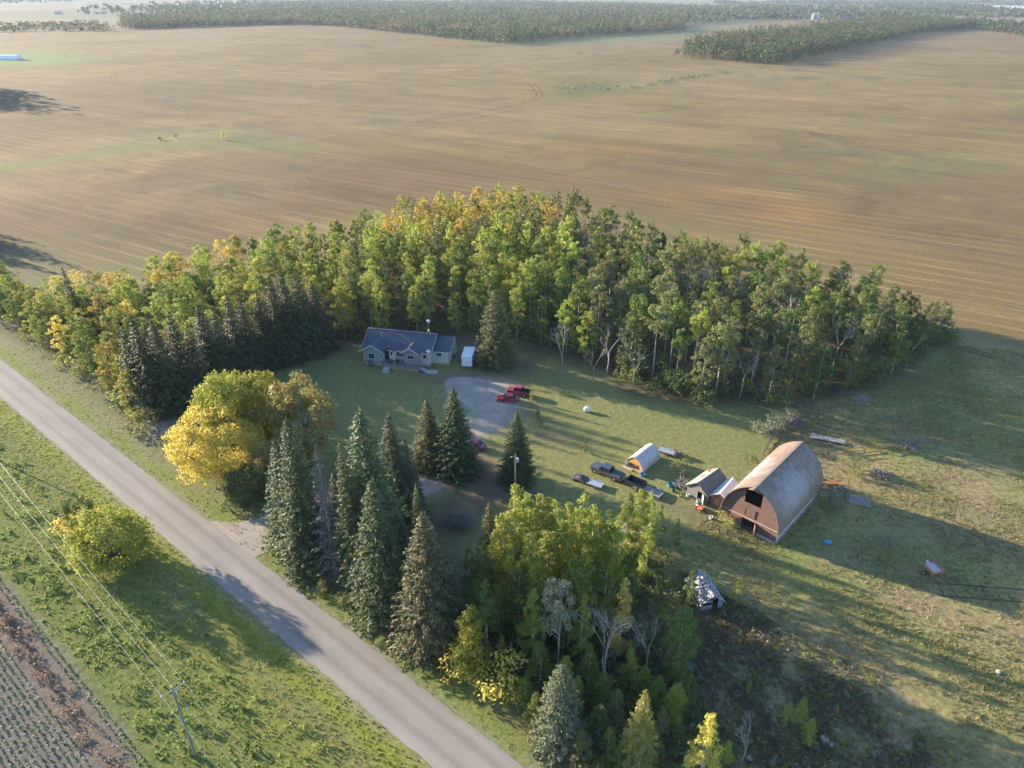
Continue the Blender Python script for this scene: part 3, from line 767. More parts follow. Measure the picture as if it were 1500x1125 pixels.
def plant_px(name, kind, m, base, top_y, label, cat="tree", group=None, wide=1.0):
    """base: pixel of the foot on the ground; top_y: pixel row of the tip"""
    p = G(*base); x = base[0]
    # height from the tip's sight line over the same ground distance
    c, s = math.cos(PITCH), math.sin(PITCH); b = (562.5 - top_y) / FPX
    h = CAM_H + p.y * (-s + b * c) / (c + b * s)
    return plant(name, kind, m, p, h, label, cat, group, wide)

ASPEN = [aspen_kind(11, base=0.3, nc=34), aspen_kind(12, base=0.38, R=2.8, nc=28), aspen_kind(13, base=0.22, R=3.4, nc=40), aspen_kind(14, base=0.5, R=2.9, nc=22), aspen_kind(15, base=0.55, R=2.5, nc=18), aspen_kind(16, base=0.14, R=3.5, nc=44)]
POPLAR = [aspen_kind(21, h=14, base=0.06, R=2.2, nc=74, per=190, leaf=0.115, pointy=True), aspen_kind(22, h=14, base=0.08, R=2.5, nc=80, per=190, leaf=0.115, pointy=True), aspen_kind(23, h=14, base=0.1, R=1.8, nc=62, per=200, leaf=0.11, pointy=True)]
SPRUCE = [spruce_kind(31, R=3.8, per=11), spruce_kind(32, R=3.3, per=10), spruce_kind(33, R=4.2, levels=38, per=12)]
SPRUCE_HI = [spruce_kind(41, h=22, R=4.3, levels=50, per=12, dens=1.3, size=0.9), spruce_kind(42, h=22, R=3.4, levels=50, per=11, dens=1.35, size=0.85), spruce_kind(43, h=22, R=5.0, levels=52, per=13, dens=1.25, size=0.95)]
SPRUCE_DEAD = spruce_kind(45, h=20, R=2.9, levels=46, per=8, dens=0.8, sparse=0.25, bark=BARK_GREY, size=0.55)
SPRUCE_FAT = spruce_kind(46, h=17, R=4.8, levels=44, per=12, dens=1.2, power=0.62)
BARE = [bare_kind(51), bare_kind(52, spread=0.6), bare_kind(53, spread=0.35, h=13)]
SHRUB = [shrub_kind(61), shrub_kind(62, R=1.8, nc=14), shrub_kind(63, h=3.2, R=1.1)]
YARD = lambda q: poly_sd(np.array([q[0]]), np.array([q[1]]), LAWN_POLY)[0]

# --- spruces along the front of the woods, beside the road corner
front_spruce = [((212, 596), 478), ((232, 604), 462), ((255, 600), 470), ((280, 590), 455), ((300, 585), 470), ((318, 570), 446), ((335, 560), 452), ((356, 552), 428), ((372, 545), 440),
                ((395, 535), 425), ((415, 530), 405), ((432, 524), 402), ((452, 520), 396), ((205, 580), 500), ((470, 512), 412)]
for i, (b, ty) in enumerate(front_spruce):
    plant_px("spruce_tree", SPRUCE[i % 3], N_DARK, b, ty, "dark green spruce in the row fronting the woods beside the house lawn", group="spruces fronting the woods", wide=1.15)
plant_px("spruce_tree", SPRUCE[1], N_DARK, (119, 480), 392, "lone dark spruce rising from the yellow-green woods near the road")
plant_px("spruce_tree", SPRUCE_FAT, N_SPRUCE2, (726, 533), 424, "broad bushy spruce standing beside the house and the white cabin trailer")
for x, b_, ty in ((805, 300, 292), (835, 302, 296), (1120, 372, 352)):
    pass

# --- the woodlot
rw = random.Random(5)
front_pts = [G(*b) for b, _ in front_spruce]
xs = [p.x for p in WOOD_POLY]; ysn = [p.y for p in WOOD_POLY]
cand = np.array([(rw.uniform(min(xs), max(xs)), rw.uniform(min(ysn), max(ysn))) for _ in range(14000)])
sd = poly_sd(cand[:, 0], cand[:, 1], WOOD_POLY)
spots_ = []
for (x, y), d in zip(cand, sd):
    if d < 0.4: continue
    sp = 4.7
    if any((x - a) ** 2 + (y - b) ** 2 < sp * sp for a, b, _ in spots_): continue
    if any((x - p.x) ** 2 + (y - p.y) ** 2 < 7 for p in front_pts): continue
    if (x + 3.9) ** 2 + (y - 145) ** 2 < 36: continue
    if x * RN.x + y * RN.y - Q0 < 9.5: continue
    spots_.append((x, y, d))
# those nearest the camera and on the rim are told apart one by one; the rest reads as one canopy
spots_.sort(key=lambda t: t[1] - (30 if t[2] < 7 else 0))
rest = {}
n_single = 0
for (x, y, d) in spots_:
    px = 750 + FPX * x / (y * math.cos(PITCH) + (CAM_H - 9) * math.sin(PITCH))
    u = rw.random(); h = rw.uniform(13.5, 18); wide = rw.uniform(0.78, 1.08)
    if px < 330:
        m = L_LIME if u < .5 else L_GREEN if u < .8 else L_YELLOW if u < .9 else L_MIXED
        h *= 0.52 + 0.34 * max(0, min(1, px / 330)); shp = rw.choice((0, 2, 5, 5)); zone = "left"; wide *= 1.3
    elif px < 560:
        m = L_LIME if u < .55 else L_GREEN if u < .75 else L_MIXED if u < .93 else L_OLIVE
        shp = rw.choice((0, 2, 5, 1)); zone = "left"; h *= 0.95
    elif px < 830 and y > 205:
        m = L_MIXED if u < .3 else L_ORANGE if u < .45 else L_YELLOW if u < .58 else L_LIME if u < .82 else L_OLIVE
        shp = rw.choice((0, 1, 2, 5)); zone = "back"
    elif px < 830:
        m = L_LIME if u < .5 else L_GREEN if u < .8 else L_MIXED if u < .9 else L_OLIVE
        shp = rw.choice((0, 1, 2, 3, 5)); zone = "mid"
    elif px < 1190:
        m = L_OLIVE if u < .45 else L_GREEN if u < .62 else L_LIME if u < .78 else L_DARK if u < .85 else None
        shp = rw.choice((0, 1, 3, 4, 4)); zone = "right"; h *= 1.03
    else:
        m = L_DARK if u < .42 else L_GREEN if u < .75 else L_OLIVE if u < .93 else None
        shp = rw.choice((0, 2, 5, 3)); zone = "end"; h *= 0.8 if px > 1300 else 0.92
    if d < 4 and zone in ("right", "end", "mid") and y < 170: h *= rw.uniform(.7, .95)
    if d < 6 and y < 175 and m is not None and rw.random() < .75: shp = rw.choice((2, 5, 5))
    if m is None:
        plant("bare_tree", BARE[rw.randrange(3)], TWIG, (x, y), h * 0.9, "leafless grey tree among the green aspens east of the house", group="bare trees in the woodlot", wide=1.0); continue
    n_single += 1
    if n_single > 295:
        rest.setdefault(m.name, (m, []))[1].append((x, y, h, wide, shp)); continue
    where = {"left": "in the woods between the road and the house", "mid": "in the woods right behind the house", "back": "at the far back of the woods behind the house",
             "right": "in the woods beyond the long lawn", "end": "at the pasture end of the woods"}[zone]
    what = {L_GREEN.name: "green-leaved aspen", L_LIME.name: "yellow-green aspen", L_OLIVE.name: "dull olive aspen with pale trunk", L_DARK.name: "dark green leafy poplar", L_YELLOW.name: "bright yellow aspen",
            L_ORANGE.name: "orange-gold aspen", L_MIXED.name: "green aspen turning partly yellow"}[m.name]
    plant("aspen_tree", ASPEN[shp], m, (x, y), h, what + " " + where, group="aspens of the woodlot, " + zone, wide=wide)
rng = np.random.default_rng(55)
for nm_, (m, pts) in rest.items():
    Vs = []
    for (x, y, h, wide, shp) in pts:
        c, _ = ASPEN[shp].get(m); n = len(c.vertices); A = np.empty(n * 3, np.float32); c.vertices.foreach_get("co", A); A = A.reshape(-1, 4, 3)
        A = A[rng.choice(len(A), min(len(A), 760), replace=False)]; ctr = A.mean(1, keepdims=True); A = ctr + (A - ctr) * 1.75
        k = h / ASPEN[shp].h; th = rng.uniform(0, 6.28); R2 = np.array([[math.cos(th), -math.sin(th), 0], [math.sin(th), math.cos(th), 0], [0, 0, 1]])
        Vs.append((A.reshape(-1, 3) @ R2.T) * np.array([k * wide, k * wide, k]) + np.array([x, y, 0]))
        w = .16; Vs.append(np.array([[x - w, y, 0], [x + w, y, 0], [x + w * .4, y, h * .8], [x - w * .4, y, h * .8]]))
    V = np.concatenate(Vs); tag(link(bpy.data.objects.new("woodland_canopy", fast_mesh("woodland_canopy", V, np.arange(len(V)).reshape(-1, 4), [m]))), "closed tree canopy deep inside the woods behind the house", "woods", kind="stuff")
print("woodlot trees", len(spots_), n_single)

# saplings and undergrowth along the wood's edge and floor (nobody could count them)
def leafy_mass(name, pts, m, leaf=0.22, per=26, seed=0, hmul=1.0):
    rng = np.random.default_rng(seed); cl = []
    for (x, y, h, r) in pts:
        for k in range(3):
            cl.append(((x + rng.uniform(-r, r) * .6, y + rng.uniform(-r, r) * .6, h * rng.uniform(0.25, 0.85)), r * rng.uniform(0.45, 0.8)))
    me = crown_mesh(name, cl, per, leaf, rng, m)
    return tag(link(bpy.data.objects.new(name, me)), kind="stuff")
ru = random.Random(9)
und = {L_GREEN: [], L_DARK: [], L_OLIVE: [], L_LIME: []}
nW = len(WOOD_POLY)
for i in range(5200):
    k = ru.randrange(len(cand)); x, y = cand[k]; d = sd[k]
    if d < -0.5 or d > 60: continue
    qr = x * RN.x + y * RN.y - Q0
    if qr < 9.0: continue
    edge = d < 7
    if not edge and ru.random() < 0.55: continue
    mm = ru.choice((L_GREEN, L_DARK, L_DARK, L_OLIVE) if x > -60 else (L_GREEN, L_LIME, L_DARK))
    if edge and x > 20: und[mm].append((x + ru.uniform(-2, 2), y + ru.uniform(-2, 2), ru.uniform(3, 8), ru.uniform(1.2, 2.2)))
    und[mm].append((x + ru.uniform(-1, 1), y + ru.uniform(-1, 1), ru.uniform(1.5, 6.5) if edge else ru.uniform(2, 6), ru.uniform(0.9, 1.9)))
for j, (mm, pts) in enumerate(und.items()):
    o = leafy_mass("undergrowth", pts, mm, leaf=0.24, per=20, seed=100 + j)
    tag(o, "low leafy undergrowth on the floor and edge of the woods", "undergrowth")
# ---------------------------------------------------------------- trees round the farmyard, each with its own place
BROAD = [broad_kind(71, h=11, R=6.6, nc=110, base=0.06, per=80, leaf=0.165), broad_kind(72, h=14, R=6.0, nc=100, base=0.15, per=78, leaf=0.165), broad_kind(73, h=15, R=4.6, nc=90, base=0.1, per=85, leaf=0.155),
         broad_kind(74, h=6, R=4.0, nc=96, base=0.0, per=110, leaf=0.125)]
for base, ty, k, m, lab, w in [
    ((432, 797), 643, SPRUCE_HI[0], N_SPRUCE, "spruce at the driveway mouth, foremost of the roadside spruce row", 1.2),
    ((458, 830), 612, SPRUCE_HI[0], N_SPRUCE, "full green spruce between the driveway mouth and the dead grey spruce", 1.0),
    ((494, 850), 655, SPRUCE_DEAD, N_DEAD, "dead grey spruce with bare drooping branches in the roadside row", 1.1),
    ((528, 868), 648, SPRUCE_HI[1], N_SPRUCE2, "narrow olive spruce pressed against the dead grey spruce", 0.8),
    ((556, 850), 600, SPRUCE_HI[0], N_SPRUCE, "tallest dark spruce of the roadside row, with a slim pointed top", 1.25),
    ((566, 898), 703, SPRUCE_HI[1], N_SPRUCE, "shorter spruce growing on the road side of the tallest spruce", 1.5),
    ((584, 762), 607, SPRUCE_HI[0], N_DARK, "dark spruce on the yard side, behind the tallest roadside spruce", 1.25),
    ((600, 880), 760, SPRUCE_HI[1], N_DARK, "dark low spruce squeezed between the tallest and the brown-topped spruce", 1.2),
    ((619, 832), 708, SPRUCE_HI[1], N_SPRUCE, "thin young spruce beside the brush pile in the yard", 0.85),
    ((634, 946), 750, SPRUCE_HI[2], N_CONE, "large spruce with brown cone-laden top at the end of the roadside row", 1.15),
    ((631, 684), 585, SPRUCE_HI[2], N_SPRUCE2, "smaller of the two spruces standing together below the gravel yard", 1.25),
    ((669, 692), 568, SPRUCE_HI[2], N_SPRUCE, "larger of the two spruces standing together below the gravel yard", 1.25),
    ((757, 703), 603, SPRUCE_HI[2], N_SPRUCE, "single spruce on the lawn beside the wooden yard light pole", 1.2),
    ((818, 1092), 975, SPRUCE_FAT, N_BLUE, "silvery blue-green spruce at the roadside near the yellow larch", 0.9),
    ((447, 842), 740, SPRUCE_HI[0], N_SPRUCE, "short spruce under the full green one at the driveway", 1.0),
    ((545, 890), 770, SPRUCE_HI[0], N_DARK, "short dark spruce at the foot of the narrow olive spruce", 1.1),
    ((590, 915), 800, SPRUCE_HI[0], N_SPRUCE, "short spruce tucked beside the large brown-topped spruce", 1.1),
    ((660, 930), 820, SPRUCE_HI[0], N_DARK, "dark short spruce on the thicket side of the brown-topped spruce", 1.1),
    ((600, 740), 640, SPRUCE_HI[2], N_DARK, "dark spruce between the roadside row and the two yard spruces", 0.9),
    ((505, 800), 690, SPRUCE_HI[2], N_DARK, "dark spruce on the yard side of the dead grey spruce", 1.1),
    ((560, 800), 668, SPRUCE_HI[2], N_DARK, "dark spruce filling the gap behind the narrow olive spruce", 1.1),
    ((606, 815), 715, SPRUCE_HI[2], N_SPRUCE, "spruce between the thin young spruce and the tallest spruce", 1.1),
    ((719, 862), 736, SPRUCE_HI[0], N_SPRUCE2, "young light-green spruce at the edge of the poplar thicket", 1.0),
    ((740, 855), 748, SPRUCE_HI[1], N_SPRUCE, "slim spruce half hidden behind the sunlit poplars", 1.0)]:
    plant_px("spruce_tree", k, m, base, ty, lab, wide=w)
plant_px("larch_tree", spruce_kind(47, h=15, R=2.9, levels=40, per=9, dens=1.3, size=0.7, up=0.4), N_LARCH, (930, 1132), 1012, "golden larch beside the silvery spruce at the thicket's road end")
for base, ty, k, m, lab, w in [
    ((325, 698), 600, BROAD[0], L_YELLOW, "broad golden-yellow tree spreading over the grass verge by the road", 0.86),
    ((352, 664), 546, BROAD[1], L_LIME, "tall rounded yellow-green tree behind the golden-yellow tree", 0.78),
    ((398, 660), 550, BROAD[1], L_MIXED, "dark green tree with yellow crown patches behind the driveway trees", 0.78),
    ((455, 682), 549, BROAD[2], L_BRONZE, "bronze-olive upright tree on the house lawn side of the driveway trees", 0.95),
    ((395, 712), 640, BROAD[2], L_BRONZE, "small rusty-brown tree between the golden and the bronze tree", 0.85),
    ((374, 738), 685, BROAD[3], L_DARK, "rounded dark green bush at the driveway mouth", 0.85),
    ((131, 792), 722, BROAD[2], L_DARK, "upright dark green tree with yellow flank on the ditch verge", 0.75),
    ((170, 826), 757, BROAD[3], L_LIME, "spreading olive-yellow bush on the ditch verge across the road", 0.92)]:
    plant_px("broadleaf_tree", k, m, base, ty, lab, wide=w)
plant_px("shrub", SHRUB[1], L_YELLOW, (122, 790), 742, "yellow shrub against the upright dark tree on the ditch verge", "shrub", wide=0.9)
# sunlit poplar thicket by the yard
pop = [((770, 875), 722, L_LIME), ((738, 890), 742, L_LIME), ((808, 880), 728, L_LIME), ((828, 870), 735, L_LIME), ((862, 872), 735, L_LIME), ((946, 802), 718, L_LIME), ((914, 818), 722, L_GREEN), ((730, 930), 850, L_LIME), ((795, 960), 840, L_GREEN), ((850, 965), 868, L_LIME), ((700, 930), 842, L_GREEN), ((885, 870), 745, L_GREEN),
       ((756, 885), 708, L_LIME), ((792, 888), 716, L_LIME), ((846, 885), 722, L_LIME), ((870, 900), 757, L_LIME), ((932, 815), 712, L_LIME), ((905, 832), 735, L_LIME), ((962, 797), 738, L_GREEN),
       ((888, 905), 752, L_LIME), ((712, 905), 792, L_GREEN), ((747, 915), 800, L_LIME), ((776, 935), 775, L_LIME), ((818, 905), 745, L_LIME), ((832, 952), 812, L_GREEN), ((780, 965), 858, L_LIME),
       ((714, 962), 848, L_GREEN), ((735, 995), 930, L_GREEN), ((850, 930), 800, L_LIME), ((945, 850), 762, L_LIME), ((690, 890), 800, L_GREEN), ((800, 920), 770, L_LIME), ((988, 803), 758, L_GREEN), ((880, 935), 822, L_GREEN), ((760, 940), 830, L_DARK), ((915, 905), 800, L_GREEN)]
for i, (b, ty, m) in enumerate(pop):
    lab = {"leaf_lime": "sunlit yellow-green poplar in the thicket below the yard", "leaf_green": "green poplar in the thicket below the yard", "leaf_turning": "poplar turning yellow in the thicket below the yard", "leaf_dark": "dark green poplar shaded inside the thicket below the yard"}[m.name]
    plant_px("poplar_tree", POPLAR[i % 3], m, b, ty, lab, group="poplars of the thicket", wide=0.95)
for b, ty, k, m, lab, w in [
    ((816, 990), 846, ASPEN[3], L_GREY, "pale grey-green aspen beside the plank fence in the thicket", 0.8),
    ((906, 962), 846, POPLAR[2], L_YELLOW, "slim bright yellow poplar between bare grey trees", 0.9),
    ((690, 992), 884, POPLAR[1], L_MIXED, "lime and yellow poplar at the verge next to the brown-topped spruce", 1.3),
    ((990, 985), 886, POPLAR[1], L_GREEN, "spreading green poplar sapling beside the plank pile", 1.35),
    ((1008, 886), 836, POPLAR[0], L_GREEN, "green sapling on the thicket side of the collapsed hut", 1.2),
    ((1076, 884), 846, POPLAR[0], L_MIXED, "yellow-tipped sapling on the barn side of the collapsed hut", 1.1),
    ((1024, 1140), 1045, POPLAR[0], L_YELLOW, "yellow birch-like tree with white trunk near the bare grey shrub", 1.2),
    ((1150, 1060), 1030, POPLAR[2], L_LIME, "smallest of three pale saplings in the shaded pasture", 1.3),
    ((1168, 1062), 1022, POPLAR[0], L_LIME, "tallest of three pale saplings in the shaded pasture", 1.3),
    ((1180, 1090), 1052, POPLAR[1], L_LIME, "widest of three pale saplings in the shaded pasture", 1.2),
    ((1095, 1015), 995, POPLAR[2], L_LIME, "tiny green sapling alone in the brown pasture grass", 1.3),
    ((778, 588), 570, POPLAR[2], L_LIME, "young sapling on the lawn just behind the red pickup", 1.3),
    ((788, 612), 598, POPLAR[1], L_GREEN, "little round green bush on the lawn below the red pickup", 1.6),
    ((792, 625), 611, POPLAR[1], L_LIME, "lower of two little bushes on the lawn below the pickup", 1.5),
    ((856, 662), 642, POPLAR[2], L_GREEN, "thin sapling on the lawn uphill from the dark pickup", 1.2),
    ((328, 205), 188, POPLAR[1], L_YELLOW, "lone yellow tree standing out in the stubble field", 1.3)]:
    plant_px("young_tree" if ty > 590 else "sapling_tree", k, m, b, ty, lab, wide=w)
for b, ty, k, lab in [
    ((880, 1010), 880, BARE[2], "tall bare grey tree in the thicket behind the plank fence"), ((945, 985), 905, BARE[1], "bare grey tree beside the slim yellow poplar"),
    ((1085, 1118), 1050, BARE[1], "spiky bare grey shrub near the yellow birch-like tree"), ((1052, 1042), 1000, BARE[0], "small bare tree between the thicket and the open pasture"),
    ((880, 855), 760, BARE[0], "bare grey crown poking out of the sunlit poplars"), ((822, 548), 470, BARE[1], "pale leafless tree at the wood's edge above the lawn"), ((868, 560), 500, BARE[0], "ashen dead shrub at the lawn corner of the woods")]:
    plant_px("bare_tree", k, TWIG, b, ty, lab)
# autumn bushes along the road edge of the thicket
for i, (b, ty) in enumerate([((648, 962), 930), ((664, 978), 938), ((678, 990), 950), ((690, 1004), 965), ((735, 1018), 970), ((742, 1010), 985), ((760, 1035), 1005)]):
    plant_px("shrub", SHRUB[i % 3], L_YELLOW if i % 3 else L_MIXED, b, ty, "yellow autumn bush on the road edge of the thicket", "shrub", "yellow bushes on the road edge", wide=1.1)
for i, (b, ty) in enumerate([((420, 805), 772), ((452, 850), 825), ((478, 872), 850), ((505, 893), 872), ((545, 912), 890), ((575, 930), 905), ((600, 945), 918)]):
    plant_px("shrub", SHRUB[i % 3], (L_OLIVE, L_GREEN, L_BRONZE)[i % 3], b, ty, "low bush at the foot of the roadside spruces", "shrub", "bushes under the roadside spruces", wide=1.2)
for i, (b, ty) in enumerate([((205, 622), 600), ((220, 632), 606), ((190, 606), 588), ((172, 592), 574), ((150, 575), 556), ((120, 553), 535), ((95, 535), 518), ((65, 512), 497), ((40, 497), 480)]):
    plant_px("shrub", SHRUB[i % 3], (L_LIME, L_OLIVE, L_MIXED)[i % 3], b, ty, "light green bush on the roadside edge of the woods", "shrub", "bushes on the roadside edge of the woods", wide=1.7)
for b, ty, m, lab in [((1112, 720), 690, L_GREY, "grey bush between the long lawn and the barn"), ((1120, 640), 612, L_GREY, "grey-leaved willow bush at the corral corner"), ((1150, 626), 602, L_GREY, "grey willow bush beside the corral rails"),
                      ((1060, 770), 752, L_LIME, "bright lime bush at the front corner of the barn"), ((1095, 680), 664, L_OLIVE, "olive bush on the lawn side of the barn"), ((1215, 735), 712, L_GREY, "dusty bush behind the barn's back corner"),
                      ((1250, 690), 668, L_OLIVE, "olive bush in the lit pasture behind the barn"), ((1300, 805), 785, L_GREY, "pale dead-looking bush in the barn's shadow"), ((995, 690), 672, L_OLIVE, "scruffy bush against the grey shed")]:
    plant_px("shrub", SHRUB[1], m, b, ty, lab, "shrub", wide=1.2)
for i, (b, ty) in enumerate([((860, 1010), 950), ((880, 1040), 985), ((845, 1035), 990), ((900, 1060), 1010), ((875, 1085), 1030), ((890, 1115), 1065), ((960, 1040), 990), ((985, 1060), 1000), ((965, 1090), 1040), ((990, 1110), 1060), ((940, 1025), 975),
                              ((1005, 1030), 985), ((920, 1000), 950), ((850, 1120), 1070), ((960, 1130), 1085), ((770, 1040), 990), ((785, 1065), 1015), ((1060, 1120), 1085), ((980, 1000), 955), ((1010, 1075), 1030), ((905, 1130), 1090), ((790, 1005), 940), ((825, 1020), 960)]):
    plant_px("poplar_sapling", POPLAR[i % 3], (L_GREEN, L_GREEN, L_LIME, L_OLIVE, L_DARK)[i % 5], b, ty, ("green", "green", "yellow-green", "olive", "dark green")[i % 5] + " sapling in the brush around the larch and silvery spruce", group="saplings in the brush", wide=1.5)
# young growth filling the thicket
rt = random.Random(21)
TH = PX((650, 930), (700, 850), (860, 800), (985, 810), (1000, 900), (1020, 1000), (1040, 1140), (850, 1160), (770, 1060))
fill = {L_GREEN: [], L_DARK: [], L_OLIVE: [], L_LIME: [], L_GREY: []}
txs = [p.x for p in TH]; tys = [p.y for p in TH]
C2 = np.array([(rt.uniform(min(txs), max(txs)), rt.uniform(min(tys), max(tys))) for _ in range(1500)]); S2 = poly_sd(C2[:, 0], C2[:, 1], TH)
for (x, y), d in zip(C2, S2):
    if d < 0.3 or rt.random() < 0.35: continue
    m = rt.choice((L_GREEN, L_GREEN, L_DARK, L_OLIVE, L_LIME, L_GREY))
    fill[m].append((x, y, rt.uniform(0.8, 3.6), rt.uniform(0.5, 1.2)))
for j, (m, pts) in enumerate(fill.items()):
    tag(leafy_mass("undergrowth", pts, m, leaf=0.17, per=36, seed=200 + j), "leafy young growth filling the thicket beside the road", "undergrowth")

# low weeds and brush over the shaded lower pasture
rq = random.Random(31); LP = PX((1000, 830), (1090, 880), (1240, 960), (1380, 1080), (1420, 1140), (1040, 1150), (1010, 950)); low = {L_OLIVE: [], L_GREY: [], L_BRONZE: [], L_GREEN: []}
lx = [p.x for p in LP]; ly = [p.y for p in LP]; C3 = np.array([(rq.uniform(min(lx), max(lx)), rq.uniform(min(ly), max(ly))) for _ in range(1000)]); S3 = poly_sd(C3[:, 0], C3[:, 1], LP)
for (x, y), d in zip(C3, S3):
    if d > 0.2: low[rq.choice((L_OLIVE, L_OLIVE, L_GREY, L_GREY, L_BRONZE, L_GREEN))].append((x, y, rq.uniform(.2, .9), rq.uniform(.25, .7)))
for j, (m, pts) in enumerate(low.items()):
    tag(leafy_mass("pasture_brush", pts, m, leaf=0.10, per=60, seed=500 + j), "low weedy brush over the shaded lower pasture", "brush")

VP = PX((1150, 605), (1290, 575), (1400, 505), (1500, 515), (1560, 700), (1560, 1125), (1300, 1125), (1180, 900), (1040, 800), (1100, 690)); scat = {L_OLIVE: [], L_GREY: [], L_BRONZE: [], L_GREEN: []}
vx = [p.x for p in VP]; vy = [p.y for p in VP]; C4 = np.array([(rq.uniform(min(vx), max(vx)), rq.uniform(min(vy), max(vy))) for _ in range(2600)]); S4 = poly_sd(C4[:, 0], C4[:, 1], VP); D4 = vnoise(C4[:, 0], C4[:, 1], 12, 91)
for (x, y), d, k in zip(C4, S4, D4):
    if d > 0.2 and k * 2.2 + .45 > rq.random(): scat[rq.choice((L_OLIVE, L_OLIVE, L_GREY, L_BRONZE, L_GREEN))].append((x, y, rq.uniform(.12, .5), rq.uniform(.2, .6)))
for j, (m, pts) in enumerate(scat.items()):
    tag(leafy_mass("pasture_brush", pts, m, leaf=0.09, per=60, seed=520 + j), "low weeds scattered over the open pasture", "brush")

# ---------------------------------------------------------------- grass, weeds and crop: real blades, one mass each
def tufts(name, polys, n, hmin, hmax, wid, m, seed, label, avoid=None, dens=None, blades=3):
    rng = np.random.default_rng(seed); out = []
    for poly, cnt in zip(polys, n):
        P = np.array([(p[0], p[1]) for p in poly]); lo, hi = P.min(0), P.max(0)
        c = rng.uniform(lo, hi, size=(cnt * 3, 2)); d = poly_sd(c[:, 0], c[:, 1], poly); c = c[d > 0.2]
        if dens is not None: c = c[dens(c[:, 0], c[:, 1]) > rng.uniform(0, 1, len(c))]
        out.append(c[:cnt])
    c = np.concatenate(out); k = len(c)
    c = np.repeat(c, blades, 0); n_ = len(c)
    a = rng.uniform(0, 6.28, n_); h = np.repeat(rng.uniform(hmin, hmax, k), blades) * rng.uniform(0.6, 1.15, n_); w = wid * rng.uniform(0.6, 1.4, n_)
    o = rng.normal(size=(n_, 2)) * wid * 0.9; bx, by = c[:, 0] + o[:, 0], c[:, 1] + o[:, 1]
    ux, uy = np.cos(a) * w, np.sin(a) * w; lean = rng.uniform(0.1, 0.9, n_) * h; la = rng.uniform(0, 6.28, n_)
    z0 = np.full(n_, -0.02)
    V = np.stack([np.stack([bx - ux, by - uy, z0], 1), np.stack([bx + ux, by + uy, z0], 1), np.stack([bx + ux * .5 + np.cos(la) * lean, by + uy * .5 + np.sin(la) * lean, h], 1)], 1).reshape(-1, 3)
    me = fast_mesh(name, V, np.arange(3 * n_).reshape(-1, 3), [m])
    return tag(link(bpy.data.objects.new(name, me)), label, "grass", kind="stuff")
G_VERGE = leaf_mat("grass_verge", (0.20, 0.225, 0.045), (0.29, 0.285, 0.085), 0.5)
G_WEED = leaf_mat("weeds_green", (0.13, 0.19, 0.045), (0.20, 0.25, 0.075), 0.5)
G_DRY = leaf_mat("grass_dry", (0.30, 0.275, 0.105), (0.44, 0.36, 0.18), 0.5)
G_STRAW = leaf_mat("grass_straw", (0.50, 0.40, 0.22), (0.40, 0.32, 0.17), 0.5)
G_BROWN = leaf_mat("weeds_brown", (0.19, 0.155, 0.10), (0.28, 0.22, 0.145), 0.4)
lowpoly = [road_pt(-170, -3.4), road_pt(60, -3.4), road_pt(60, CROP_Q), road_pt(-170, CROP_Q)]
mown = [road_pt(-170, -3.3), road_pt(60, -3.3), road_pt(60, -9), road_pt(-170, -9)]
upp = [road_pt(-190, 3.3), road_pt(30, 3.3), road_pt(30, 8.5), road_pt(-190, 8.5)]
def patchy(scale, seed, bias): return lambda X, Y: np.clip(vnoise(X, Y, scale, seed) * 3 + vnoise(X, Y, scale * .4, seed + 1) * 1.5 + bias, 0, 1)
tufts("roadside_grass", [lowpoly, mown, upp], [30000, 9000, 9000], 0.08, 0.30, 0.075, G_VERGE, 1, "long green grass on the road verges")
tufts("roadside_weeds", [[road_pt(-170, -11), road_pt(60, -11), road_pt(60, CROP_Q - .5), road_pt(-170, CROP_Q - .5)]], [11000], 0.2, 0.6, 0.13, G_WEED, 2, "tall green weeds along the ditch by the power line", dens=patchy(5, 31, 0.25))
def off_lawn(f): return lambda X, Y: f(X, Y) * (poly_sd(X, Y, LAWN_POLY) < -0.5)
vis = PX((1150, 605), (1290, 575), (1400, 505), (1500, 515), (1560, 700), (1560, 1125), (1040, 1150), (985, 800), (1010, 775), (1100, 690))
tufts("pasture_grass", [vis], [40000], 0.06, 0.24, 0.09, G_DRY, 3, "dry olive grass in the pasture", dens=off_lawn(patchy(7, 33, 0.6)))
tufts("pasture_straw", [vis], [13000], 0.08, 0.32, 0.08, G_STRAW, 4, "straw-coloured dead grass in the pasture", dens=off_lawn(patchy(6, 35, 0.05)))
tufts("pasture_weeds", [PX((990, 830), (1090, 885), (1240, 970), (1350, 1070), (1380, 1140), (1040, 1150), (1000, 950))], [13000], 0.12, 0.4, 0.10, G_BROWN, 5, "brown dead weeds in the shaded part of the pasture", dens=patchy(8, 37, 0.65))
tufts("pasture_green", [vis], [8000], 0.08, 0.26, 0.10, G_WEED, 6, "green weeds in the pasture", dens=off_lawn(patchy(9, 39, 0.0)))
# leafy weed heads by the ditch
rwd = random.Random(4); pts = []
for i in range(420):
    s, q = rwd.uniform(-150, 50), rwd.uniform(CROP_Q + .5, -9)
    if rwd.random() > 0.25 + 0.75 * max(0, min(1, (-q - 8) / 12)): continue
    p = road_pt(s, q); pts.append((p.x, p.y, rwd.uniform(0.4, 1.1), rwd.uniform(0.4, 1.0)))
tag(leafy_mass("roadside_weeds", pts, G_WEED, leaf=0.14, per=46, seed=300), "leafy weed clumps in the roadside ditch", "weeds")
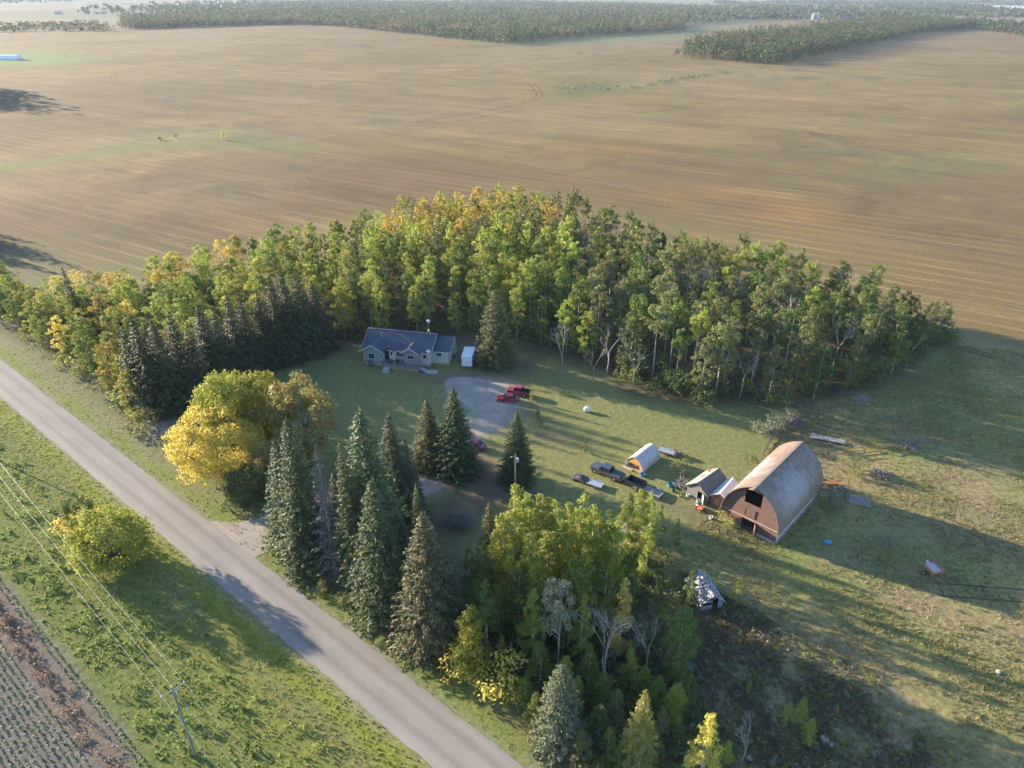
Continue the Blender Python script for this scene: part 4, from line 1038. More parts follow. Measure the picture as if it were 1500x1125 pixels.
# sown crop in drill rows and the strip of red-brown dead stalks
rng = np.random.default_rng(8); L = []
for q in np.arange(CROP_Q - 1.0, CROP_Q - 26, -0.6):
    if abs(q - Q_STRIP) < 1.3: continue
    s = np.arange(-110, 45, 0.24) + rng.uniform(-.08, .08, len(np.arange(-110, 45, 0.24)))
    P = RD.x * s + RN.x * (Q0 + q + rng.normal(size=len(s)) * .04), RD.y * s + RN.y * (Q0 + q + rng.normal(size=len(s)) * .04)
    L.append(np.stack(P, 1)[rng.uniform(size=len(s)) < 0.8])
c = np.concatenate(L); c = np.concatenate([c, np.zeros((len(c), 1)) + 0.09], 1)
c = np.repeat(c, 2, 0) + rng.normal(size=(len(c) * 2, 3)) * np.array([.06, .06, .03])
V, F = leaf_quads(c, rng.normal(size=c.shape) * .5 + np.array([0, 0, 1]), 0.15 * rng.uniform(.6, 1.3, len(c)), 0.7, rng)
L_CROP = leaf_mat("crop_leaf", (0.10, 0.16, 0.05), (0.16, 0.21, 0.08), 0.35)
tag(link(bpy.data.objects.new("crop_rows", fast_mesh("crop_rows", V, F, [L_CROP]))), "young green crop in drill rows on grey soil", "crop", kind="stuff")
rs_ = random.Random(12); pts = []
for i in range(330):
    s = rs_.uniform(-110, 45); p = road_pt(s, Q_STRIP + rs_.gauss(0, .55)); pts.append((p.x, p.y, rs_.uniform(.35, .8), rs_.uniform(.35, .7)))
L_RUST = leaf_mat("dead_stalks", (0.20, 0.135, 0.095), (0.28, 0.195, 0.14), 0.2)
tag(leafy_mass("dead_stalks", pts, L_RUST, leaf=0.10, per=90, seed=301), "strip of red-brown dead stalks through the crop", "dead plants", kind="stuff")

# ---------------------------------------------------------------- far woods and tree belts (reading as one mass)
def far_trees(name, poly, spacing, h, label, m_list, seed, quads=26, size=1.5, grow=0.0, R=3.6, limit=9000, dens=None):
    """merged low trees: each a shell of leaf clumps over a stem"""
    rng = np.random.default_rng(seed)
    P = np.array([(p[0], p[1]) for p in poly]); lo, hi = P.min(0), P.max(0)
    nx_, ny_ = max(1, int((hi[0] - lo[0]) / spacing)), max(1, int((hi[1] - lo[1]) / spacing))
    X, Y = np.meshgrid(np.linspace(lo[0], hi[0], nx_ + 1), np.linspace(lo[1], hi[1], ny_ + 1))
    X = X.ravel() + rng.uniform(-.45, .45, X.size) * spacing; Y = Y.ravel() + rng.uniform(-.45, .45, Y.size) * spacing
    d = poly_sd(X, Y, poly); k = d + rng.normal(size=len(d)) * spacing * .4 > 0
    if dens is not None: k &= dens(X, Y) > rng.uniform(0, 1, len(X))
    X, Y = X[k][:limit], Y[k][:limit]
    n = len(X); which = (vnoise(X, Y, 45, seed) * 2.2 + 0.5 + rng.normal(size=n) * .35) * len(m_list)
    which = np.clip(which.astype(int), 0, len(m_list) - 1)
    hh = h * rng.uniform(0.5, 1.25, n) * (1 + 0.25 * vnoise(X, Y, 60, seed + 1)); RR = R * rng.uniform(0.55, 1.45, n)
    for j, m in enumerate(m_list):
        s = which == j
        if not s.any(): continue
        k_ = int(s.sum()); D = unit(rng.normal(size=(k_, quads, 3)) + np.array([0, 0, .35]))
        rad = rng.uniform(0.6, 1.05, size=(k_, quads, 1))
        C = np.stack([X[s], Y[s], hh[s] * 0.56], 1)[:, None, :] + D * rad * np.stack([RR[s], RR[s], hh[s] * 0.46], 1)[:, None, :]
        N = D + rng.normal(size=D.shape) * .5
        V, F = leaf_quads(C.reshape(-1, 3), N.reshape(-1, 3), size * rng.uniform(.6, 1.3, k_ * quads), .8, rng)
        # stems
        sx, sy = X[s], Y[s]; z = np.zeros(k_); w = 0.22
        SV = np.stack([np.stack([sx - w, sy, z], 1), np.stack([sx + w, sy, z], 1), np.stack([sx, sy, hh[s] * .75], 1), np.stack([sx - w * .5, sy + w, hh[s] * .4], 1)], 1).reshape(-1, 3)
        V = np.concatenate([V, SV]); F = np.concatenate([F, np.arange(4 * k_).reshape(-1, 4) + F.max() + 1])
        tag(link(bpy.data.objects.new(name, fast_mesh(name, V, F, [m]))), label, "woods", kind="stuff")
    return n
F_A = leaf_mat("far_leaf_dark", (0.042, 0.062, 0.032), (0.065, 0.085, 0.044), 0.45)
F_B = leaf_mat("far_leaf_green", (0.06, 0.085, 0.036), (0.092, 0.118, 0.05), 0.45)
F_C = leaf_mat("far_leaf_olive", (0.082, 0.097, 0.043), (0.12, 0.13, 0.06), 0.45)
F_D = leaf_mat("far_leaf_tan", (0.125, 0.118, 0.055), (0.16, 0.14, 0.07), 0.45)
FAR = [F_A, F_B, F_A, F_C]
FAR2 = [F_B, F_A, F_C, F_B, F_D]
nfar = 0
GROVE = PX((992, 84), (1040, 88), (1127, 96), (1180, 86), (1340, 51), (1430, 41), (1330, 36), (1240, 42), (1150, 55), (1050, 66))
nfar += far_trees("far_grove", GROVE, 9.0, 21, "long grove of trees in the stubble field toward the lake", FAR2, 401, quads=40, size=1.15, R=5.2)
W1 = PX((178, 44), (300, 40), (420, 36), (482, 38), (600, 51), (742, 66), (850, 55), (1000, 46), (1000, 36), (480, 26), (180, 30))
W2 = PX((250, 36), (480, 28), (1000, 38), (1150, 28), (1150, 18), (900, 8), (480, 4), (230, 14))
nfar += far_trees("far_woods", W1, 10.5, 20, "broad woods closing the far side of the stubble field", FAR2, 402, quads=30, size=1.35, R=5.8)
nfar += far_trees("far_woods", W2, 29, 20, "hazy depths of the broad woods beyond the stubble field", FAR2, 403, quads=16, size=3.2, R=10.0)
nfar += far_trees("tree_belt", PX((1050, 28), (1330, 30), (1500, 26), (1600, 20), (1600, 2), (1050, 4)), 34, 17, "hazy tree belts below the lake on the skyline", FAR, 404, quads=14, size=4.0, R=13, dens=lambda X, Y: (vnoise(X, Y * .25, 260, 77) > -0.02) * 1.0)
nfar += far_trees("tree_belt", PX((1330, 46), (1420, 42), (1520, 56), (1520, 46), (1430, 36)), 11, 16, "tree belt running from the far grove past green parcels", FAR, 405, quads=18, size=2.0, R=5)
nfar += far_trees("hedgerow", PX((-80, 52), (0, 48.5), (170, 46), (260, 41), (260, 35), (100, 36), (-80, 40)), 13, 11, "low brushy hedgerow at the far field edge", [F_B, F_C, F_D], 406, quads=14, size=1.8, R=5.5, dens=patchy(60, 61, .35))
nfar += far_trees("skyline_trees", PX((-200, 22), (230, 20), (1000, 6), (1700, 12), (1700, -5), (-200, -5)), 130, 17, "hazy trees scattered over the skyline", FAR, 407, quads=8, size=9, R=28, dens=lambda X, Y: (vnoise(X * .5, Y * .12, 300, 78) > 0.08) * .8, limit=5000)
nfar += far_trees("offstage_woods", [G(-25, 126), G(-22, 142), G(-40, 150), G(-200, 158), G(-220, 130)], 6.5, 25, "grove beyond the edge of the stubble field", FAR2, 408, quads=20, size=1.7, R=5)
nfar += far_trees("field_brush", PX((90, 232), (160, 205), (330, 200), (330, 206), (170, 222), (60, 240)), 9, 2.6, "scattered brush along the green field drain", [L_OLIVE, L_LIME, L_GREEN], 409, quads=12, size=0.7, R=1.6, dens=lambda X, Y: 0 * X + .22)
nfar += far_trees("field_brush", PX((800, 140), (830, 126), (918, 124), (910, 134)), 10, 2.4, "low brush in the green hollow of the field", [L_OLIVE, L_DARK], 410, quads=12, size=0.8, R=2.0, dens=lambda X, Y: 0 * X + .3)
nfar += far_trees("field_brush", PX((915, 133), (985, 119), (1060, 108), (1060, 105), (985, 115)), 6, 2.0, "brush along the dark field drain", [L_DARK, L_OLIVE], 411, quads=10, size=0.7, R=1.8, dens=lambda X, Y: 0 * X + .5)
nfar += far_trees("roadside_woods", [Vector(p) for p in [(-215, 262), (-190, 240), (-186, 222), (-200, 215), (-240, 245)]], 3.6, 13, "woods continuing up the road past the stubble corner", [L_LIME, L_GREEN], 412, quads=120, size=0.5, R=3.2)
print("far trees", nfar)
# ---------------------------------------------------------------- buildings
def heading(a): return math.radians(90 - a)     # rotation that turns local +X to azimuth a
W_RED = mat("barn_red_boards", (0.215, 0.122, 0.098), (0.135, 0.083, 0.07), rough=0.9, scale=1.6, stretch=(0.5, 1, 5), bump=0.3)
W_GREY = mat("weathered_boards", (0.30, 0.285, 0.27), (0.19, 0.18, 0.175), rough=0.9, scale=2.5, stretch=(1, 1, 4), bump=0.3)
W_DARK = mat("dark_boards", (0.13, 0.11, 0.095), (0.085, 0.075, 0.07), rough=0.9, scale=3)
W_WHITE = mat("flaking_white_boards", (0.56, 0.54, 0.50), (0.33, 0.30, 0.28), rough=0.85, scale=3, stretch=(1, 1, 3))
W_TAN = mat("new_lumber", (0.42, 0.31, 0.19), (0.33, 0.23, 0.14), rough=0.8, scale=4)
W_ORANGE = mat("reddish_lumber", (0.42, 0.22, 0.10), (0.32, 0.16, 0.075), rough=0.85, scale=4)
CONCRETE = mat("concrete", (0.42, 0.40, 0.38), (0.33, 0.32, 0.30), rough=0.9, scale=2)
BLACK = mat("black_void", (0.012, 0.012, 0.012), (0.02, 0.02, 0.02), rough=0.95)
def barn_roof_material():
    m, nt, b, out = nt_new("rusted_roof")
    v = coords(nt, "Object"); n1 = noise(nt, v, 0.6, 6.0, 0.7); n2 = noise(nt, v, 4.0, 5.0, 0.8)
    sep = node(nt, "ShaderNodeSeparateXYZ"); nt.links.new(v, sep.inputs[0])
    dx = math_(nt, 'DIVIDE', math_(nt, 'SUBTRACT', sep.outputs[1], 6.8), 5.6); dz = math_(nt, 'DIVIDE', math_(nt, 'SUBTRACT', sep.outputs[2], 5.8), 2.6)
    rr = math_(nt, 'SQRT', math_(nt, 'ADD', math_(nt, 'MULTIPLY', dx, dx), math_(nt, 'MULTIPLY', dz, dz)))
    worn_ = ramp(nt, math_(nt, 'ADD', rr, math_(nt, 'MULTIPLY', math_(nt, 'SUBTRACT', n1, 0.5), 1.5)), 1.15, 0.45)
    col = mixcol(nt, ramp(nt, n1, 0.35, 0.65), (0.25, 0.185, 0.138), (0.17, 0.118, 0.09))
    col = mixcol(nt, math_(nt, 'MULTIPLY', worn_, 0.75), col, (0.33, 0.315, 0.325))
    col = mixcol(nt, ramp(nt, n2, 0.35, 0.65), mixcol(nt, 1.0, col, (0.75, 0.74, 0.74), 'MULTIPLY'), mixcol(nt, 1.0, col, (1.18, 1.18, 1.2), 'MULTIPLY'))
    wv = node(nt, "ShaderNodeTexWave", bands_direction='Y'); wv.inputs["Scale"].default_value = 0.26; wv.inputs["Distortion"].default_value = 0.6; nt.links.new(v, wv.inputs["Vector"])
    streak = noise(nt, coords(nt, "Object", (1, 3.0, 0.25)), 1.6, 4.0, 0.7)
    col = mixcol(nt, ramp(nt, wv.outputs["Fac"], 0.93, 1.0), col, mixcol(nt, 1.0, col, (0.82, 0.8, 0.79), 'MULTIPLY'))
    col = mixcol(nt, ramp(nt, streak, 0.5, 0.72), col, mixcol(nt, 1.0, col, (0.66, 0.6, 0.56), 'MULTIPLY'))
    nt.links.new(col, b.inputs["Base Color"]); b.inputs["Roughness"].default_value = 0.62; b.inputs["Specular IOR Level"].default_value = 0.5
    bumped(nt, b, n2, 0.25, 0.03)
    return m
BARN_ROOF = barn_roof_material()

OLDCON = mat("stained_concrete", (0.30, 0.275, 0.25), (0.15, 0.14, 0.125), rough=0.9, scale=1.2)
def build_barn():
    HW, LEN, SPR, APX = 4.6, 16.3, 2.1, 8.75
    o = thing("barn", "big red-brown gothic arch barn with rusted curved roof and open loft", "barn", (37.3, 87.4, 0), heading(132.8))
    ox = HW + 0.25; hh = APX - SPR
    cx = (ox * ox - hh * hh) / (2 * ox); R = ox - cx
    def arc(n, ro=0.0, a0=0.0):
        top = math.acos(-cx / R) if abs(cx / R) <= 1 else math.pi / 2
        top = math.atan2(hh, -cx)
        return [(cx + (R + ro) * math.cos(top * k / n), SPR + (R + ro) * math.sin(top * k / n)) for k in range(n + 1)]
    A = arc(14)
    def half(z):
        if z <= SPR: return HW
        return cx + math.sqrt(max(0, R * R - (z - SPR) ** 2)) - 0.12
    # roof shells, left and right, with a slight flare at the eave
    for sg in (1, -1):
        mb = MB(); outer = arc(14, 0.0); inner = arc(14, -0.12)
        outer[0] = (outer[0][0] + 0.12, outer[0][1] - 0.12); inner[0] = (inner[0][0] + 0.12, inner[0][1] - 0.16)
        prof = outer + inner[::-1]
        ny_ = 14; rings = []
        for j in range(ny_ + 1):
            y = -0.45 + (LEN + 0.85) * j / ny_; sag = -0.10 * math.sin(math.pi * j / ny_)
            rings.append([Vector((sg * x, y, z + sag * (z - SPR) / hh)) for x, z in prof])
        mb.loft(rings)
        mb.build("roof", BARN_ROOF, o)
    r = MB(); r.bar((0, -1.15, APX + 0.03), (0, LEN + 0.35, APX + 0.03), 0.34, 0.07); r.build("ridge_cap", mat("ridge_iron", (0.36, 0.27, 0.2), (0.27, 0.19, 0.14), rough=0.6), o)
    hood = MB(); ph = [(-0.95, -0.4, 7.72), (0.95, -0.4, 7.72), (0, -0.4, APX - 0.02)]
    hood.add([(-1.0, -0.40, 7.95), (0, -0.40, APX - .02), (1.0, -0.40, 7.95), (0, -1.2, APX - .02), (-1.0, -0.40, 7.85), (0, -0.4, APX - .12), (1.0, -.4, 7.85), (0, -1.2, APX - .12)],
             [(0, 1, 3), (1, 2, 3), (4, 7, 5), (5, 7, 6), (0, 3, 7, 4), (3, 2, 6, 7)])
    hood.build("hay_hood", BARN_ROOF, o)
    # front: rows of boards with the openings left out
    loft = (-1.35, 1.35, 5.35, 7.75); door = (-1.15, 1.0, 0.0, 2.05)
    rj = random.Random(2)
    fr = MB(); z = 0.35
    while z < APX - 0.25:
        h = 0.28; w = min(half(z), half(z + h)) ; w = max(w, 0.15)
        cuts = [(-w, w)]
        for (x0, x1, z0, z1) in (loft, door):
            if z + h > z0 + .02 and z < z1 - .02:
                cuts = [c for a, b_ in cuts for c in ((a, min(b_, x0)), (max(a, x1), b_)) if c[1] - c[0] > 0.05]
        for a, b_ in cuts:
            d = rj.uniform(0, 0.035); fr.box(((a + b_) / 2, 0.06 - d, z + h / 2), (b_ - a, 0.12, h - 0.015))
        z += h
    fr.build("front_wall", W_RED, o)
    back = MB(); P = [(-HW, 0.2)] + [(-(x - .1), z) for x, z in A] + [((x - .1), z) for x, z in A[::-1][1:]] + [(HW, 0.2)]
    back.extrude([(x, LEN - 0.15, z) for x, z in P], (0, 0.12, 0)); back.build("rear_wall", W_RED, o)
    for sg in (1, -1):
        s = MB(); y = 0.0
        while y < LEN - 0.1:
            w = rj.uniform(0.5, 0.8); s.box((sg * (HW - 0.05 + rj.uniform(0, .03)), y + w / 2, 1.25), (0.1, w - 0.02, 1.8)); y += w
        s.build("side_wall", W_WHITE if sg > 0 else W_RED, o)
        f = MB(); f.box((sg * (HW + 0.04), LEN / 2, 0.18), (0.35, LEN + .1, 0.4)); f.build("foundation", OLDCON, o)
        t = MB(); t.bar((sg * (ox + .06), -0.48, SPR - .13), (sg * (ox + .06), LEN + .4, SPR - .13), .08, .2); t.build("eave_board", W_GREY, o)
    for fx, fw in ((-(HW + 1.15) / 2, HW - 1.15), ((HW + 1.0) / 2, HW - 1.0)):
        f = MB(); f.box((fx, -0.02, 0.17), (fw, 0.3, 0.38)); f.build("foundation", CONCRETE, o)
    belt = MB(); belt.box((-2.9, -0.06, 2.35), (3.4, 0.1, 0.16)); belt.box((2.9, -0.06, 2.35), (3.4, .1, .16)); belt.box((0, -0.06, 2.35), (2.36, .1, .16)); belt.build("belt_board", mat("pale_board", (0.45, 0.35, 0.28), (0.33, .24, .19), rough=.9), o)
    ld = MB(); ld.box((-0.1, -0.05, 3.55), (1.5, .09, 1.35)); ldo = ld.build("loft_hatch", W_RED, o)
    fr_ = MB()
    for c, s in (((-0.1, -.08, 4.28), (1.72, .1, .11)), ((-0.1, -.08, 2.83), (1.72, .1, .11)), ((-.91, -.08, 3.55), (.11, .1, 1.34)), ((.71, -.08, 3.55), (.11, .1, 1.34))): fr_.box(c, s)
    fr_.build("hatch_frame", W_DARK, ldo)
    for x0, sg, an in ((-1.15, -1, 38), (1.0, 1, 62)):
        d = MB(); L = 1.05; a = math.radians(an)
        d.box((x0 + sg * L / 2 * math.cos(a), -0.08 - L / 2 * math.sin(a), 1.1), (L, .06, 1.85), rz=-sg * a); dd = d.build("door_leaf", W_RED, o)
        d = MB()
        for zz in (0.45, 1.1, 1.75): d.box((x0 + sg * L / 2 * math.cos(a) - .045 * math.sin(a) * sg * -1, -0.08 - L / 2 * math.sin(a) - .045 * math.cos(a), zz), (L * .96, .03, .12), rz=-sg * a)
        d.build("door_brace", W_GREY, dd)
    t = MB()
    for c, s in (((-1.21, -.07, 1.1), (.1, .1, 2.1)), ((1.06, -.07, 1.1), (.1, .1, 2.1))): t.box(c, s)
    t.build("door_frame", W_DARK, o)
    fl = MB(); fl.box((0, LEN / 2, 0.06), (2 * HW - .5, LEN - .4, .1)); fl.box((0, LEN / 2, 3.0), (2 * HW - 0.4, LEN - .5, .15)); fl.build("floor", W_DARK, o)
    return o
build_barn()

def gable_house(name, label, cat, loc, axis_az, W, L, wall, ridge, wall_m, roof_m, door=None, over=0.3, thick=0.09, rows=0.22, lean=0.0, left_roof_m=None, gaps=0.0, seed=0):
    """small gabled building: local Y runs back along the ridge, front wall at y=0"""
    rj = random.Random(seed)
    o = thing(name, label, cat, loc, heading(axis_az + 90))
    hw = W / 2
    def sh(p): return (p[0] + lean * p[2], p[1], p[2])
    for fy, nm in ((0.0, "front_wall"), (L, "rear_wall")):
        mb = MB(); z = 0.0
        while z < ridge - 0.12:
            h = rows; w = hw if z < wall else hw * max(0.04, (ridge - z - h * .5) / (ridge - wall))
            cuts = [(-w, w)]
            if door and fy == 0.0 and z < door[2] - 0.02:
                cuts = [c for c in ((-w, min(w, door[0])), (max(-w, door[1]), w)) if c[1] - c[0] > 0.04]
            for a, b_ in cuts:
                if rj.random() < gaps: continue
                c = sh(((a + b_) / 2, fy + rj.uniform(-.015, .015), z + h / 2)); mb.box(c, (b_ - a, 0.06, h - .012), ry=rj.uniform(-gaps, gaps) * .1)
            z += h
        mb.build(nm, wall_m, o)
    for sg in (-1, 1):
        mb = MB(); z = 0.0
        while z < wall - .02:
            h = min(rows, wall - z)
            mb.box(sh((sg * (hw - .035), L / 2, z + h / 2)), (0.05, L - .08, h - .012)); z += h
        mb.build("side_wall", wall_m, o)
        ex = hw + over; ez = wall - over * (ridge - wall) / hw
        P = [(sg * ex, ez), (0, ridge), (0, ridge + thick), (sg * ex, ez + thick)]
        mb = MB(); nseg = 6; rings = []
        for j in range(nseg + 1):
            y = -over + (L + 2 * over) * j / nseg
            rings.append([Vector(sh((x, y, z - (0.05 + lean * .3) * math.sin(math.pi * j / nseg)))) for x, z in P])
        mb.loft(rings); mb.build("roof", (left_roof_m if (left_roof_m and sg < 0) else roof_m), o)
    return o
M_ROOFG = mat("grey_plank_roof", (0.30, 0.28, 0.255), (0.2, 0.185, 0.175), rough=0.85, scale=2.0, stretch=(4, 1, 4), bump=.3)
M_ROOFT = mat("tar_roof", (0.10, 0.105, 0.11), (0.16, 0.155, 0.155), rough=0.9, scale=2.0, stretch=(1, 1, 3), bump=.2)
M_WHITEROOF = mat("pale_metal_roof", (0.62, 0.62, 0.64), (0.54, 0.54, 0.57), rough=0.4, scale=1.2, metal=0.2, spec=.5)
M_REDW = mat("faded_red_siding", (0.36, 0.16, 0.12), (0.27, 0.13, 0.105), rough=0.85, scale=2)
sh1 = gable_house("shed", "weathered grey board shed with sagging plank roof and open white door", "shed", (31.0, 95.4, 0), 48, 3.9, 5.6, 2.0, 3.5, mat("old_shed_boards", (0.23, 0.215, 0.20), (0.13, 0.125, 0.12), rough=.9, scale=2.5, stretch=(1, 1, 4)), M_ROOFT, door=(0.15, 1.05, 1.75), left_roof_m=M_ROOFG, over=0.35, seed=3)
d = MB(); d.box((1.45, -0.4, 0.95), (0.9, .05, 1.6), rz=-0.75); d.build("door", W_WHITE, sh1)
for zz, yy in ((2.66, 1.2), (2.9, 2.6), (2.5, 3.7)):
    d = MB(); d.box((-0.95, yy, zz + .12), (0.12, 1.1, .06), ry=-.64); d.build("roof_patch", W_DARK, sh1)
d = MB(); d.lathe([(0.02, 0), (.16, 0), (.16, .9), (.2, .95), (.02, 1.0)], (-1.2, 4.9, 2.5), 10); d.build("chimney_pipe", mat("rusty_tin", (0.42, 0.17, 0.09), (0.3, 0.13, .08), rough=.7), sh1)
sh2 = gable_house("shed", "small faded red shed with pale metal roof against the barn", "shed", (34.3, 93.3, 0), 38, 3.1, 4.6, 1.9, 3.0, M_REDW, M_WHITEROOF, door=(-0.9, -0.1, 1.6), over=0.4, seed=4)
d = MB(); d.box((-0.5, 0.02, 0.8), (0.74, .06, 1.56)); d.build("door", W_TAN, sh2)
for sg in (-1, 1):
    d = MB(); d.bar((sg * 1.97, -.42, 1.7), (0, -.42, 3.03), .05, .16); d.build("fascia", mat("white_trim", (0.7, .7, .7), (.62, .62, .62)), sh2)
M_HUTROOF = mat("patchy_shingles", (0.09, 0.1, 0.11), (0.55, 0.57, 0.60), rough=0.9, scale=5.0, lo=0.5, hi=0.6, bump=.4)
hut = gable_house("hut", "collapsing grey plank hut with patchy weathered roof in the pasture", "hut", (27.6, 71.0, 0), -12, 3.2, 4.8, 1.35, 2.75, mat("blue_grey_boards", (0.27, 0.275, 0.30), (0.17, .175, .2), rough=.9, scale=2, stretch=(1, 1, 4)), M_HUTROOF, door=(0.0, 0.85, 1.6), over=0.25, lean=-0.03, gaps=0.10, seed=6)
d = MB(); d.box((-1.95, 2.2, 0.55), (.06, 4.4, 1.3), ry=-.35); d.build("leaning_wall", W_GREY, hut)

def build_house():
    o = thing("house", "grey-roofed bungalow with beige siding, stone gables and front deck", "house", (-33.6, 146.8, 0), heading(101.5))
    SID = mat("beige_siding", (0.52, 0.48, 0.42), (0.47, 0.43, 0.38), rough=.8, scale=1.0, stretch=(1, 1, 6))
    STONE = mat("grey_stone_cladding", (0.32, 0.31, 0.31), (0.20, 0.20, 0.205), rough=.9, scale=4.0, stretch=(.6, .6, 1.6), bump=.3)
    ROOF = mat("slate_blue_shingles", (0.085, 0.095, 0.125), (0.065, 0.073, 0.095), rough=.85, scale=3.0, bump=.25)
    TRIM = mat("cream_trim", (0.60, 0.57, 0.52), (0.55, .52, .47), rough=.6)
    GLASS = mat("window_glass", (0.02, 0.024, 0.03), (0.03, .035, .04), rough=.08, spec=.8)
    FL, EV = 0.75, 3.45
    def wallbox(x0, x1, y0, y1, z0, z1, m, nm="wall"):
        b = MB(); b.box(((x0 + x1) / 2, (y0 + y1) / 2, (z0 + z1) / 2), (x1 - x0, y1 - y0, z1 - z0)); return b.build(nm, m, o)
    wallbox(0.0, 15.2, 0.0, 8.6, 0.35, EV, SID); wallbox(15.2, 19.2, 1.6, 8.4, 0.35, EV - 0.25, SID)
    wallbox(0.05, 4.6, -1.9, 0.0, 0.35, EV, STONE); wallbox(9.4, 13.0, -1.2, 0.0, 0.35, EV, STONE)
    wallbox(-.06, 15.26, -.06, 8.66, 0, .35, CONCRETE, "foundation"); wallbox(15.3, 19.26, 1.54, 8.46, 0, .35, CONCRETE, "foundation"); wallbox(0, 4.66, -1.96, -.07, 0, .35, CONCRETE, "foundation")
    def roof(ridge, eave_l, eave_r, nm="roof", t=.16):
        """ridge, eave lines as pairs of points; two sloping slabs"""
        for e in (eave_l, eave_r):
            a, b_, c, d_ = Vector(ridge[0]), Vector(ridge[1]), Vector(e[1]), Vector(e[0])
            MB().extrude([a, b_, c, d_], (0, 0, t)).build(nm, ROOF, o)
    roof(((-0.7, 4.3, 6.0), (15.9, 4.3, 6.0)), ((-0.7, -0.7, 3.33), (15.9, -0.7, 3.33)), ((-0.7, 9.3, 3.33), (15.9, 9.3, 3.33)))
    roof(((15.0, 5.0, 5.35), (19.9, 5.0, 5.35)), ((15.0, 1.0, 3.12), (19.9, 1.0, 3.12)), ((15.0, 9.05, 3.12), (19.9, 9.05, 3.12)))
    roof(((2.32, -2.5, 5.05), (2.32, 2.6, 5.07)), ((-0.55, -2.5, 3.36), (-0.55, 2.4, 3.38)), ((5.2, -2.5, 3.36), (5.2, 2.4, 3.38)))
    roof(((11.2, -1.8, 4.75), (11.2, 1.9, 4.77)), ((8.95, -1.8, 3.36), (8.95, .3, 3.38)), ((13.45, -1.8, 3.36), (13.45, .3, 3.38)))
    roof(((5.9, -1.35, 4.35), (5.9, 1.0, 4.37)), ((4.5, -1.35, 3.40), (4.5, 0.0, 3.42)), ((7.5, -1.35, 3.40), (7.5, 0.0, 3.42)))
    def gable(x0, x1, y, z0, z1, m):
        MB().extrude([(x0, y, z0), (x1, y, z0), ((x0 + x1) / 2, y, z1)], (0, .1, 0)).build("gable", m, o)
    gable(0.05, 4.6, -1.9, EV, 4.95, STONE); gable(9.4, 13.0, -1.2, EV, 4.62, STONE)
    for x, y0, y1, zr in ((0.0, 0, 8.6, 5.75), (15.1, 0, 8.6, 5.75)):
        MB().extrude([(x, y0, EV), (x, y1, EV), (x, (y0 + y1) / 2, zr)], (.1, 0, 0)).build("gable", SID, o)
    MB().extrude([(19.08, 1.6, 3.2), (19.08, 8.4, 3.2), (19.08, 5.0, 5.2)], (.12, 0, 0)).build("gable", SID, o)
    for a, b_ in (((-0.55, -2.55, 3.42), (2.32, -2.55, 5.12)), ((5.2, -2.55, 3.42), (2.32, -2.55, 5.12)), ((8.95, -1.85, 3.42), (11.2, -1.85, 4.82)), ((13.45, -1.85, 3.42), (11.2, -1.85, 4.82)), ((-0.72, 4.3, 6.08), (-0.72, -.7, 3.41)),
                  ((5.3, -0.74, 3.4), (8.9, -0.74, 3.4)), ((13.5, -0.74, 3.4), (15.9, -0.74, 3.4)), ((15.95, -.7, 3.42), (15.95, 4.3, 6.08)), ((16.0, .97, 3.2), (19.9, .97, 3.2)), ((19.94, 1.0, 3.2), (19.94, 5.0, 5.43))):
        MB().bar(a, b_, .05, .2).build("fascia", TRIM, o)
    b = MB(); b.bar((-.7, 4.3, 6.18), (15.9, 4.3, 6.18), .3, .05); b.build("ridge_cap", mat("ridge_cap", (0.3, .3, .32), (.24, .24, .26)), o)
    def window(x, y, z, w, h, side=False, panes=2):
        f = MB()
        def bx(cx_, cz_, sx, sz, dy=0.0, th=.08):
            f.box((x + cx_, y - .03 - dy, z + cz_), (sx, th, sz)) if not side else f.box((x + .03 + dy, y + cx_, z + cz_), (th, sx, sz))
        for cx_, cz_, sx, sz in ((0, h / 2, w + .16, .1), (0, -h / 2, w + .16, .1), (-w / 2, 0, .1, h - .1), (w / 2, 0, .1, h - .1)): bx(cx_, cz_, sx, sz)
        fo = f.build("window", TRIM, o)
        for k in range(panes):
            p = MB(); pw = w / panes - .08; cx_ = -w / 2 + (k + .5) * w / panes
            p.box((x + cx_, y - .022, z), (pw, .03, h - .1)) if not side else p.box((x + .022, y + cx_, z), (.03, pw, h - .1))
            p.build("pane", GLASS, fo)
    window(2.1, -1.9, 2.2, 1.5, 1.35); window(8.2, 0.0, 2.35, 1.7, 1.05); window(11.2, -1.2, 2.4, 1.5, .9); window(17.0, 1.6, 2.4, 1.3, 1.0, panes=1); window(19.2, 5.0, 2.2, 1.2, 1.0, side=True, panes=1); window(14.1, 0, 2.3, .8, 1.0, panes=1)
    d = MB(); d.box((6.2, -.03, 1.85), (1.0, .07, 2.1)); do = d.build("door", mat("white_door", (.72, .72, .73), (.66, .66, .68), rough=.4), o)
    d = MB(); d.box((6.2, -.08, 2.35), (.5, .03, .7)); d.build("door_glass", GLASS, do)
    d = MB(); d.box((5.1, -.03, 1.9), (.9, .07, 2.2)); d.build("side_light", GLASS, o)
    for x in (4.75, 7.3):
        b = MB(); b.box((x, -1.2, 2.1), (.16, .16, 2.6)); b.build("porch_post", TRIM, o)
    # deck
    DECK = mat("grey_deck", (0.27, .25, .235), (.2, .185, .175), rough=.8, scale=3, stretch=(1, 5, 1))
    k = 0
    for y in np.arange(-3.35, -1.3, 0.30):
        x0 = 4.9 if y < -2.0 else 4.95
        b = MB(); b.box(((x0 + 13.8) / 2, y, .74), (13.8 - x0, .285, .05)); b.build("deck_board", DECK, o)
    for y in np.arange(-1.05, -.1, .30):
        b = MB(); b.box((7.05, y, .74), (4.3, .285, .05)); b.build("deck_board", DECK, o)
